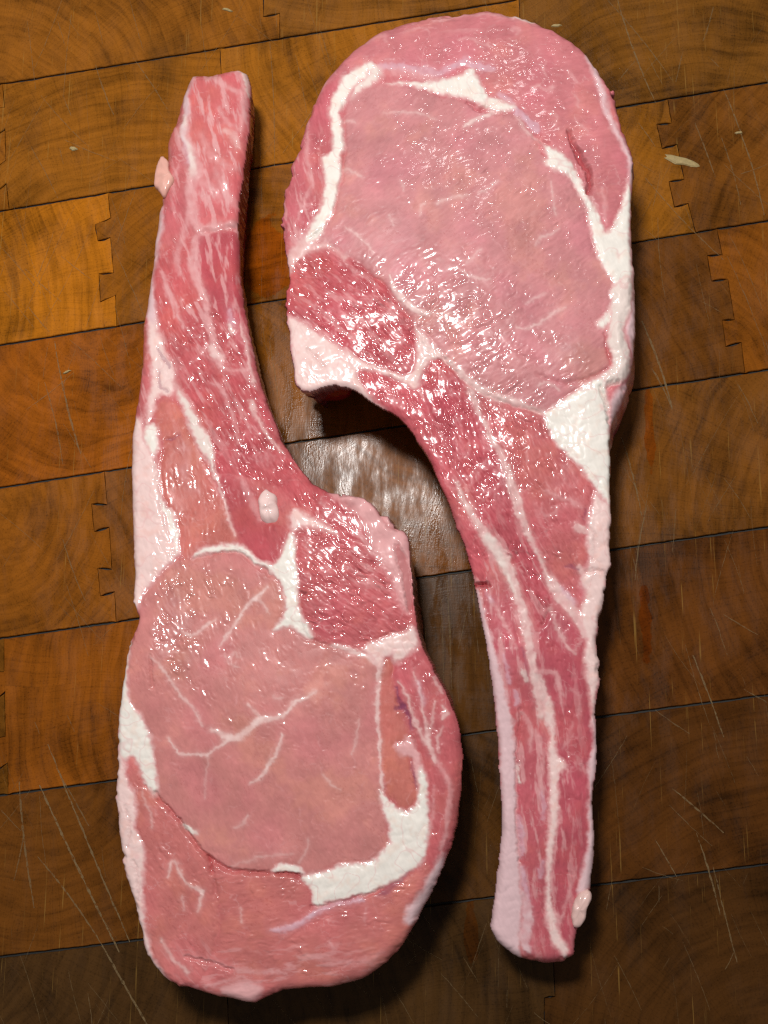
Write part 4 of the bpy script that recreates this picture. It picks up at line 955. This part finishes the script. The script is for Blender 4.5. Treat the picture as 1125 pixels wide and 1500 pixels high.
# ---- the chop whose rib bone points down (image right)
RIGHT = dict(
    name='rib_chop', seed=300, step=1.3, origin=(720, 500),
    label='raw bone-in chop with its rib pointing down, right of the other',
    base=(205, 112, 120), side=(160, 62, 72), relief=.5, angle=math.radians(65),
    outline=[(690, 12), (715, 9), (745, 13), (770, 22), (790, 30), (815, 42), (840, 58), (858, 72), (868, 85), (876, 100), (889, 116), (897, 125), (903, 142), (905, 160), (912, 182), (922, 207), (928, 228), (929, 260), (927, 290), (926, 330), (928, 370), (932, 400), (933, 430), (934, 470), (931, 520), (924, 560), (915, 585), (905, 605), (898, 625), (895, 655), (895, 690), (895, 720), (897, 760), (894, 800), (897, 828), (890, 845), (887, 880), (880, 905), (875, 940), (878, 968), (880, 990), (877, 1015), (874, 1050), (875, 1080), (877, 1120), (871, 1150), (870, 1180), (872, 1220), (873, 1250), (868, 1285), (866, 1310), (864, 1325), (855, 1345), (848, 1360), (843, 1380), (842, 1400), (828, 1412), (805, 1416), (785, 1413), (765, 1408), (757, 1404), (740, 1393), (728, 1382), (719, 1365), (718, 1350), (723, 1320), (726, 1290), (731, 1250), (734, 1210), (733, 1170), (731, 1130), (728, 1090), (724, 1050), (720, 1010), (715, 970), (708, 930), (700, 890), (694, 858), (688, 830), (678, 800), (668, 770), (656, 740), (642, 705), (628, 675), (610, 645), (592, 620), (575, 605), (560, 600), (548, 592), (530, 580), (510, 568), (490, 565), (470, 570), (455, 574), (440, 572), (430, 560), (428, 540), (424, 510), (422, 480), (418, 465), (416, 440), (420, 420), (423, 400), (418, 380), (414, 350), (412, 320), (414, 295), (418, 270), (424, 255), (424, 240), (430, 225), (440, 200), (445, 180), (452, 160), (462, 135), (475, 110), (495, 88), (515, 68), (540, 48), (570, 35), (600, 25), (640, 18), (665, 16)],
    rag=[(690, 10, 2.5), (560, 40, 1.0), (460, 140, 1.2), (420, 260, 3.5), (418, 440, 3.5), (450, 570, 1.5), (600, 630, .8), (700, 900, .8), (730, 1200, .8), (790, 1412, 1.2), (870, 1200, 1.5), (885, 880, 3.0), (895, 700, 1.5), (925, 540, 2.0), (928, 300, 1.0), (900, 150, 4.0)],
    top=[(680, 40, 36), (560, 250, 38), (860, 200, 37), (700, 400, 38), (440, 500, 36), (880, 500, 37), (680, 680, 34), (850, 680, 34), (760, 900, 30), (790, 1100, 27), (790, 1400, 25)],
    round=[(690, 12, 24), (520, 65, 26), (450, 165, 22), (415, 310, 14), (420, 440, 8), (440, 570, 8), (560, 600, 14), (650, 725, 14), (705, 910, 12), (730, 1100, 12), (722, 1340, 16), (790, 1412, 26), (850, 1360, 16), (872, 1150, 12), (878, 960, 12), (894, 800, 10), (896, 680, 8), (928, 500, 20), (927, 300, 10), (905, 160, 12), (840, 60, 18), (925, 570, 26)],
    drop=[(690, 12, 1.0), (420, 300, 1.0), (600, 640, 1.0), (730, 1200, 1.1), (790, 1412, 1.2), (928, 520, 1.5), (890, 150, 1.4)],
    lean=[(690, 12, .1), (420, 300, .05), (430, 500, .12), (440, 575, .18), (540, 590, .45), (610, 645, .38), (690, 840, .34), (725, 1050, .25), (720, 1350, .2), (790, 1412, .35), (870, 1150, .1), (890, 800, .0), (920, 580, -.05), (928, 300, .0)],
    bulge=[(690, 12, .4), (420, 300, .4), (500, 575, -.6), (650, 720, 0), (730, 1200, 0), (880, 900, .4), (925, 550, 1.2), (928, 300, .5)],
    muscles=[
        ('cap_muscle', [(553, 92), (600, 96), (640, 104), (694, 101), (713, 138), (752, 152), (790, 188), (800, 213), (834, 236), (860, 285), (888, 336), (904, 312), (916, 270), (922, 240), (908, 204), (888, 168), (876, 115), (860, 76), (815, 44), (770, 24), (715, 12), (640, 20), (570, 38), (515, 72), (475, 115), (470, 125), (500, 112), (530, 96)], (206, 120, 128), -12, .42, .7, .9),
        ('edge_muscle', [(470, 120), (490, 130), (483, 156), (486, 221), (473, 232), (476, 264), (472, 300), (448, 343), (430, 366), (418, 372), (413, 330), (418, 280), (432, 225), (446, 180), (455, 150)], (200, 102, 112), 78, .6, .4, .8),
        ('loin_eye', [(560, 122), (609, 128), (640, 139), (680, 146), (715, 160), (750, 166), (782, 203), (800, 240), (829, 258), (844, 280), (857, 308), (866, 350), (878, 384), (900, 417), (897, 445), (876, 474), (886, 486), (886, 515), (892, 532), (876, 552), (828, 580), (797, 605), (761, 592), (715, 578), (684, 558), (650, 522), (622, 492), (600, 470), (570, 424), (526, 386), (488, 362), (462, 350), (482, 328), (492, 300), (502, 250), (505, 200), (504, 160), (515, 140), (540, 126)], (206, 135, 140), -38, .42, .9, .5),
        ('chine_muscle', [(421, 402), (440, 375), (457, 365), (488, 366), (524, 386), (566, 422), (597, 463), (608, 500), (602, 544), (586, 547), (535, 530), (504, 510), (473, 489), (437, 467), (419, 458), (416, 440)], (197, 88, 98), 38, 1.15, .5, .9),
        ('rib_muscle', [(523, 540), (545, 540), (586, 558), (608, 570), (630, 610), (655, 660), (675, 705), (692, 755), (712, 800), (712, 850), (694, 852), (680, 800), (656, 738), (628, 675), (594, 622), (560, 598), (535, 572)], (202, 94, 104), 62, 1.0, .4, .6),
        ('rib_muscle', [(616, 556), (628, 532), (648, 526), (672, 550), (690, 575), (708, 620), (735, 670), (746, 705), (756, 740), (778, 795), (804, 850), (806, 890), (788, 920), (780, 890), (756, 840), (736, 800), (705, 752), (676, 700), (650, 640), (628, 600)], (194, 86, 98), 62, 1.15, .5, .6),
        ('flank_muscle', [(700, 586), (730, 590), (770, 600), (800, 612), (812, 640), (844, 682), (868, 712), (864, 740), (858, 778), (862, 815), (846, 850), (855, 900), (826, 858), (806, 846), (782, 795), (766, 760), (752, 725), (738, 670), (712, 622)], (200, 104, 109), 60, .75, .4, .6),
        ('rib_meat', [(772, 925), (790, 925), (806, 892), (835, 912), (856, 940), (857, 1000), (868, 1060), (874, 1110), (862, 1150), (860, 1240), (846, 1305), (828, 1390), (815, 1345), (806, 1290), (814, 1225), (820, 1180), (815, 1120), (812, 1060), (800, 1020), (782, 975)], (190, 84, 99), 84, .45, .4, .7),
        ('rib_meat', [(704, 862), (738, 855), (752, 900), (764, 950), (776, 1000), (790, 1060), (802, 1110), (802, 1200), (799, 1300), (800, 1350), (826, 1402), (790, 1410), (766, 1395), (764, 1333), (760, 1270), (757, 1180), (755, 1090), (742, 1020), (722, 940)], (196, 94, 106), 84, .35, .4, .5)],
    streaks=[
        ('K', .55, .2, 2, [(449, 165, 1.5), (450, 204, 1.8), (449, 230, 2.4), (453, 252, 2), (455, 271, 1.6), (446, 295, 1.5), (436, 319, 1.2)]), ('K', .6, .2, 2, [(465, 122, 2), (472, 112, 3), (478, 106, 2), (470, 128, 1.5), (453, 149, 1.5)]),
        ('K', .45, .2, 3, [(430, 350, 5), (440, 345, 5), (452, 352, 5)]), ('P', .6, .3, 3, [(424, 390, 6), (432, 372, 8), (446, 358, 7), (462, 348, 6)]), ('P', .5, .2, 3, [(440, 372, 3), (462, 362, 4), (484, 364, 4), (505, 376, 3)]),
        ('L', .7, .3, 2.4, [(556, 98, 4), (582, 99, 4.5), (604, 103, 4), (630, 106, 5), (642, 109, 3), (656, 103, 4), (672, 96, 4), (684, 91, 4)]), ('K', .5, .1, 3, [(575, 106, 4), (605, 110, 5), (635, 114, 4)]),
        ('L', .7, .2, 1.8, [(692, 96, 4), (704, 98, 4), (722, 102, 3)]), ('W', .6, .3, 1.8, [(741, 18, 1), (754, 25, 3), (770, 29, 3), (782, 31, 1.5)]), ('K', .5, .2, 2, [(660, 25, 1), (690, 22, 2), (720, 20, 2), (745, 24, 2)]),
        ('P', .8, .3, 1.6, [(722, 163, 3.4), (712, 170, 3), (700, 176, 3), (690, 181, 2.6), (680, 186, 1.4)]), ('L', .75, .2, 1.6, [(752, 160, 3), (762, 168, 4), (773, 178, 4.5), (782, 186, 6), (786, 192, 4)]),
        ('P', .6, .2, 1.4, [(757, 172, 1.2), (768, 190, 1.4), (782, 202, 1.6), (799, 213, 2)]), ('L', .6, .2, 1.6, [(733, 140, 4), (744, 146, 4), (752, 152, 2)]),
        # cap marbling
        ('K', .5, .05, 1.6, [(672, 62, 1), (682, 58, 1.6), (700, 64, 1.8), (726, 75, 1)]), ('K', .5, .05, 1.6, [(752, 45, 2.5), (760, 44, 2), (758, 52, 1.4)]), ('K', .55, .05, 1.4, [(799, 92, 1), (795, 102, 1.8), (800, 112, 1)]),
        ('K', .55, .05, 1.4, [(779, 130, 1.4), (790, 128, 1), (800, 134, 1.6), (808, 127, 2.4), (805, 138, 1)]), ('K', .5, .05, 1.4, [(842, 138, 1), (846, 148, 1.8), (849, 158, 1)]), ('K', .5, .05, 1.4, [(832, 105, .8), (840, 114, 1.4), (846, 122, .8)]),
        ('K', .5, .05, 1.4, [(843, 178, 1), (850, 186, 1.6), (860, 194, 1)]), ('K', .5, .05, 1.8, [(880, 275, .8), (886, 300, 2), (888, 325, 1.4)]), ('K', .4, .05, 1.8, [(534, 62, 2), (560, 54, 3), (566, 62, 2)]), ('K', .4, .05, 1.6, [(808, 165, 2), (816, 172, 2), (812, 185, 1)]),
        # eye marbling
        ('P', .6, .05, 1.4, [(502, 178, 1), (512, 177, 2.2), (520, 180, 1.2)]), ('P', .6, .05, 1.4, [(502, 250, 2), (514, 252, 2.2), (524, 258, 1.8), (530, 263, 1)]), ('P', .6, .05, 1.4, [(507, 335, 1), (520, 344, 1.8), (534, 354, 1.6), (545, 371, 1)]),
        ('P', .6, .05, 1.3, [(616, 318, .8), (618, 306, 2), (624, 300, 1.2)]), ('P', .6, .05, 1.3, [(640, 302, 1), (652, 297, 2.4), (670, 292, 1.8), (684, 288, .8)]), ('P', .5, .05, 1.3, [(562, 168, .8), (590, 166, 1.4), (620, 170, 1.4), (640, 176, 1)]),
        ('P', .55, .05, 1.3, [(700, 286, 1), (716, 280, 1.6), (730, 268, 1)]), ('P', .55, .05, 1.4, [(783, 362, 1), (790, 352, 2), (806, 345, 1.8), (818, 336, 1)]), ('P', .6, .05, 1.3, [(656, 396, .8), (668, 395, 1.8), (682, 402, 1.8), (700, 410, 2), (718, 412, 1)]),
        ('P', .66, .05, 1.4, [(758, 482, 1), (772, 482, 2), (790, 474, 2.4), (806, 464, 2.2), (828, 452, 1)]), ('P', .5, .05, 1.3, [(770, 446, .8), (786, 438, 1.4), (800, 431, .8)]), ('P', .55, .05, 1.3, [(684, 388, 1), (696, 376, 1.6), (704, 370, 1)]),
        ('P', .5, .05, 1.3, [(586, 268, 1), (590, 274, 2), (592, 282, 1)]), ('P', .5, .05, 1.4, [(807, 268, 1), (810, 290, 1.8), (812, 315, 1.4)]), ('P', .45, .05, 1.4, [(572, 318, 1), (576, 332, 1.4)]),
        ('P', .8, .2, 1.6, [(572, 404, 1), (576, 420, 2.4), (586, 436, 4), (600, 448, 4.5), (616, 458, 4), (630, 461, 2)]), ('P', .6, .1, 1.4, [(790, 565, 1), (804, 562, 1.6), (820, 572, 1.2)]), ('K', .5, .1, 1.6, [(695, 570, 1), (712, 572, 2), (724, 565, 1.4)]),
        ('P', .75, .3, 2, [(648, 522, 4), (668, 540, 3), (684, 556, 4), (702, 570, 5), (722, 580, 5), (745, 586, 5), (761, 592, 4), (780, 600, 3), (797, 606, 3)]),
        # rib seams
        ('P', .65, .3, 2, [(688, 572, 4), (698, 595, 3), (710, 622, 2.6), (722, 645, 4), (736, 672, 4), (746, 700, 5), (752, 722, 7), (758, 740, 6), (766, 764, 5), (780, 796, 3), (795, 826, 2.6), (803, 850, 3)]),
        ('P', .70, .3, 2, [(668, 708, 2), (680, 735, 4), (695, 760, 4), (712, 786, 7), (726, 800, 9), (738, 820, 8), (750, 848, 6), (760, 880, 5), (770, 915, 6), (777, 955, 6), (784, 1000, 5), (792, 1050, 4)]),
        ('W', .45, .2, 2.5, [(714, 786, 4), (726, 804, 6), (740, 832, 4), (752, 866, 2)]), ('P', .7, .2, 2, [(806, 850, 5), (818, 868, 9), (834, 888, 9), (848, 908, 5), (856, 930, 4)]),
        ('L', .55, .1, 2, [(824, 862, 2), (832, 872, 4), (840, 882, 3)]), ('K', .5, .2, 2, [(800, 720, 1), (830, 732, 3), (852, 742, 3)]), ('K', .4, .1, 1.8, [(792, 745, 1), (800, 755, 1.8), (812, 752, 1.6), (818, 745, 1)]),
        ('P', .7, .3, 1.8, [(846, 772, 5), (856, 776, 5), (866, 780, 4)]), ('P', .6, .3, 2, [(848, 830, 3), (856, 845, 5), (862, 860, 4)]), ('U', .55, -.2, 1.4, [(828, 830, 1), (838, 828, 2.4), (848, 834, 1.6)]), ('U', .45, -.2, 1.6, [(856, 760, 1.4), (860, 745, 1.4)]),
        ('P', .65, .2, 1.8, [(785, 984, 4), (792, 1000, 5), (800, 1030, 6), (806, 1060, 6)]), ('K', .6, .1, 1.8, [(786, 982, 3), (804, 984, 3), (816, 990, 3), (820, 1010, 2.4), (822, 1030, 1.6)]), ('P', .5, .1, 2, [(806, 890, 2), (815, 915, 2), (826, 940, 2), (842, 958, 2)]),
        ('K', .45, .1, 1.6, [(850, 940, 2), (838, 955, 1.6), (826, 935, 1)]), ('K', .55, .2, 1.6, [(720, 880, 2), (735, 905, 2.6), (748, 930, 2), (756, 950, 2)]), ('L', .5, .2, 1.8, [(712, 868, 2), (720, 880, 3)]), ('L', .55, .2, 1.6, [(738, 960, 1), (744, 985, 3), (746, 1000, 2)]),
        ('W', .55, .3, 1.6, [(762, 980, 1), (768, 990, 3), (772, 998, 2)]), ('L', .6, .2, 1.6, [(752, 1012, 2), (758, 1022, 3.5), (757, 1032, 2)]), ('K', .55, .2, 1.6, [(765, 1045, 2), (774, 1058, 3.5), (778, 1076, 3), (776, 1100, 1.6)]),
        ('U', .40, -.4, 1.6, [(764, 950, 1.4), (770, 970, 2), (773, 990, 1.6)]), ('K', .5, .1, 1.8, [(790, 1080, 2), (796, 1120, 2), (790, 1160, 2)]), ('L', .5, .15, 1.8, [(793, 1160, 2), (797, 1180, 3), (796, 1200, 2)]), ('L', .55, .15, 1.6, [(790, 1275, 2), (793, 1283, 2.4), (795, 1262, 1.6)]),
        ('W', .6, .3, 1.6, [(756, 1120, 1.2), (762, 1145, 2)]), ('L', .65, .3, 1.6, [(760, 1195, 2), (763, 1220, 4), (764, 1245, 4), (762, 1255, 2)]), ('L', .65, .3, 1.6, [(764, 1270, 2), (769, 1295, 3.4), (774, 1318, 2)]), ('M', .75, .2, 2, [(766, 1310, 3), (772, 1330, 6), (774, 1350, 7), (768, 1375, 6), (775, 1392, 4)]),
        ('K', .4, .1, 2, [(846, 1110, 1.5), (856, 1130, 3), (862, 1120, 2)]), ('K', .45, .1, 1.8, [(842, 1270, 1.5), (836, 1300, 2), (826, 1335, 2), (820, 1350, 1.6)]), ('K', .35, .1, 2, [(838, 1060, 1), (832, 1085, 2), (824, 1095, 1.4)]), ('K', .35, .1, 2, [(836, 1010, 1), (850, 1020, 1.6), (846, 1050, 1.2)]),
    ],
    fats=[
        ('fat_seam', 'B', .3, 2.6, [(540, 92), (555, 98), (560, 108), (552, 118), (532, 132), (514, 144), (520, 128), (534, 108)], ''),
        ('fat_seam', 'W', .6, 1.6, [(544, 91), (551, 97), (539, 108), (514, 134), (506, 149), (498, 166), (503, 192), (505, 216), (498, 228), (500, 252), (496, 276), (489, 305), (479, 330), (462, 352), (448, 356), (448, 343), (460, 322), (471, 300), (477, 264), (474, 247), (472, 231), (486, 221), (485, 192), (483, 156), (492, 137), (503, 113), (528, 97)], 'long white fat seam on the left of the eye'),
        ('fat_seam', 'W', .6, 1.4, [(566, 122), (609, 120), (640, 118), (660, 115), (676, 109), (693, 101), (698, 112), (705, 124), (714, 140), (714, 153), (702, 153), (680, 144), (660, 140), (640, 137), (609, 127)], 'white triangle of fat at the top of the eye'),
        ('fat_seam', 'W', .5, 1.6, [(714, 143), (732, 148), (752, 154), (750, 162), (725, 163), (712, 156)], ''),
        ('fat_seam', 'W', .6, 1.6, [(798, 213), (814, 221), (834, 236), (848, 259), (860, 286), (876, 312), (887, 340), (904, 318), (914, 280), (922, 268), (925, 300), (924, 350), (926, 417), (908, 436), (900, 452), (892, 470), (884, 482), (874, 476), (890, 455), (898, 440), (899, 417), (884, 396), (875, 378), (868, 352), (863, 331), (857, 306), (844, 278), (829, 257), (809, 249), (797, 239), (801, 230)], 'broad white fat seam on the right of the eye'),
        ('fat_rim', 'M', .0, 2.0, [(926, 350), (932, 400), (934, 470), (930, 520), (920, 565), (905, 600), (897, 620), (894, 590), (908, 567), (924, 552), (929, 528), (924, 504), (917, 484), (925, 455), (928, 420)], 'pale lower layer showing under the folded fat'),
        ('fat_rim', 'B', 2.2, 1.2, [(897, 420), (926, 405), (925, 451), (914, 484), (921, 510), (926, 536), (913, 558), (892, 567), (876, 560), (879, 549), (893, 541), (898, 524), (889, 500), (893, 462)], 'curled pink-white fold of fat on the right edge'),
        ('fat_rim', 'M', .5, 2.0, [(857, 79), (866, 84), (876, 104), (884, 130), (893, 166), (911, 202), (926, 230), (929, 262), (922, 268), (920, 240), (908, 208), (888, 172), (878, 135), (870, 108)], ''),
        ('fat_body', 'W', .9, 1.8, [(797, 608), (812, 594), (828, 582), (854, 566), (876, 554), (887, 560), (892, 597), (895, 639), (896, 700), (895, 738), (886, 734), (870, 711), (844, 680), (820, 655), (806, 636)], 'bright white triangle of fat below the eye'),
        ('fat_rim', 'P', .7, 2.0, [(872, 722), (886, 736), (896, 745), (896, 800), (897, 828), (891, 845), (887, 885), (878, 908), (875, 940), (879, 968), (881, 990), (874, 1012), (872, 1060), (868, 1060), (862, 1002), (856, 970), (858, 935), (848, 900), (858, 871), (849, 853), (859, 835), (862, 817), (860, 778), (866, 745)], 'lumpy white fat along the right edge of the rib'),
        ('fat_rim', 'M', .5, 1.6, [(871, 1040), (875, 1080), (877, 1110), (870, 1150), (871, 1200), (873, 1250), (867, 1295), (852, 1308), (846, 1304), (853, 1278), (861, 1240), (862, 1200), (865, 1150), (860, 1125), (868, 1100), (868, 1070)], ''),
        ('fat_seam', 'P', .5, 1.6, [(795, 1040), (804, 1067), (804, 1107), (805, 1147), (804, 1200), (801, 1240), (800, 1293), (800, 1347), (809, 1379), (828, 1403), (833, 1395), (817, 1360), (816, 1345), (807, 1320), (807, 1280), (813, 1227), (819, 1187), (817, 1143), (829, 1120), (813, 1095), (812, 1040), (804, 1020)], 'long pale seam running down the rib'),
        ('membrane', 'M', .5, 1.6, [(697, 862), (706, 880), (712, 905), (722, 942), (733, 984), (746, 1035), (754, 1093), (756, 1160), (758, 1227), (761, 1280), (764, 1333), (761, 1387), (765, 1408), (743, 1398), (726, 1382), (717, 1362), (726, 1293), (732, 1227), (733, 1120), (726, 1040), (715, 970), (704, 905)], 'smooth pale membrane on the left side of the rib'),
        ('chine_fat', 'P', .6, 2.2, [(422, 468), (437, 470), (473, 492), (509, 516), (524, 534), (524, 552), (540, 575), (560, 598), (548, 594), (530, 580), (510, 569), (478, 567), (447, 575), (432, 560), (427, 520)], 'pink-white fat at the chine end'),
        ('fat_seam', 'P', .5, 1.8, [(505, 512), (536, 531), (570, 544), (586, 549), (602, 546), (609, 530), (611, 505), (606, 478), (614, 484), (630, 500), (650, 520), (640, 528), (628, 532), (617, 553), (612, 568), (600, 566), (586, 560), (555, 545), (524, 540)], 'forked fat seam beside the chine muscle'),
    ],
    creases=[
        ('R', .65, 1.8, [(833, 193, .8), (838, 206, 1.6), (845, 222, 2.4), (856, 244, 3), (863, 259, 2.4), (862, 284, 1)]), ('R', .22, .35, [(785, 548, .6), (805, 556, 1), (826, 562, 1.8), (850, 558, 2), (875, 548, 1.6), (888, 540, 1)]),
        ('R', .7, 2.2, [(690, 857, 2), (700, 857, 1.6), (715, 856, .8)]),
        ('R', .35, .9, [(878, 566, 1), (886, 585, 1.2), (892, 620, 1)]), ('R', .45, .8, [(896, 558, 1.4), (890, 566, 1.6), (905, 560, 1.6)]), ('R', .25, .5, [(886, 490, .8), (890, 512, 1.2), (896, 532, 1)]),
        ('R', .3, .5, [(450, 512, .4), (464, 524, .9), (476, 538, .5)]), ('R', .25, .5, [(452, 350, .5), (460, 345, .8), (470, 336, .5)]), ('R', .35, 1.0, [(685, 150, .6), (702, 160, 1.4), (712, 156, .8)]), ('R', .3, .8, [(782, 200, .8), (794, 208, 1.2), (802, 210, .8)]),
        ('R', .2, .5, [(650, 526, .6), (690, 566, .8), (730, 586, .8), (790, 606, .8)]), ('R', .2, .5, [(502, 150, .5), (506, 200, .8), (502, 250, .8), (490, 305, .8)]), ('R', .2, .5, [(520, 386, .6), (566, 422, .8), (600, 464, .8)]),
        ('R', .2, .5, [(696, 160, .6), (740, 168, .8)]), ('R', .22, .4, [(862, 770, .5), (872, 790, .7), (868, 820, .5)]), ('R', .22, .5, [(858, 838, .5), (876, 836, .8), (892, 842, .6)]),
        ('R', .22, .5, [(763, 1040, .5), (757, 1100, .6), (757, 1180, .6), (760, 1260, .6)]),
    ],
    bumps=[(700, 340, 150, 150, 1.6), (560, 300, 60, 90, .6), (660, 60, 160, 40, 1.0), (880, 230, 25, 60, .8), (510, 440, 60, 50, .8), (650, 640, 40, 70, .7), (770, 680, 40, 60, .7), (760, 1000, 30, 120, .8), (840, 1150, 20, 150, .8), (860, 650, 30, 60, .8),
           (760, 520, 60, 50, .8), (850, 500, 40, 40, .7), (440, 540, 20, 25, .7), (700, 770, 20, 40, .6), (845, 250, 10, 30, -.8), (905, 500, 8, 18, .8)],
    flecks=150,
    films=[(440, 280, 36, 110, .4), (740, 900, 70, 140, .4), (790, 1170, 60, 230, .4), (520, 470, 90, 80, .3), (600, 30, 150, 20, .3)],
    glints=[(610, 470, 60, 60, .7), (700, 480, 80, 70, .6), (740, 570, 60, 40, .5), (680, 220, 80, 80, .45), (820, 310, 40, 50, .6), (760, 640, 50, 60, .5), (640, 620, 40, 60, .3), (580, 60, 80, 15, .5), (690, 780, 20, 60, .4), (880, 300, 20, 40, .3), (570, 330, 60, 60, -.25), (640, 340, 60, 40, -.2), (840, 740, 40, 60, -.2)],
)
rootL, orgL, szL = build_chop(LEFT)
lump('fat_nodule', rootL, orgL, szL, 394, 744, 15, 25, -.15, 3.0, 'P', 11, 'pale round knob of fat on the rib meat')
flake('fat_scrap', rootL, orgL, szL, [(237, 229), (247, 237), (249, 251), (256, 264), (249, 277), (241, 288), (232, 279), (226, 271), (227, 253), (231, 240)], 246, 259, 1.5, (222, 166, 152), 27, 'pale scrap of fat clinging to the left edge of the rib', .6)
rootR, orgR, szR = build_chop(RIGHT)
flake('fat_nodule', rootR, orgR, szR, [(863, 1304), (867, 1315), (860, 1331), (857, 1347), (847, 1359), (839, 1355), (837, 1339), (841, 1320), (849, 1307)], 848, 1332, 1.9, (222, 184, 176), 31, 'pale oval knob of fat near the rib end', .2)
# meat of the under side that shows below the chine corner
lump('under_flap', rootR, orgR, szR, 482, 566, 32, 17, .05, 9, 'R', 41, 'dark red flap of meat under the chine corner', -.022, .3)
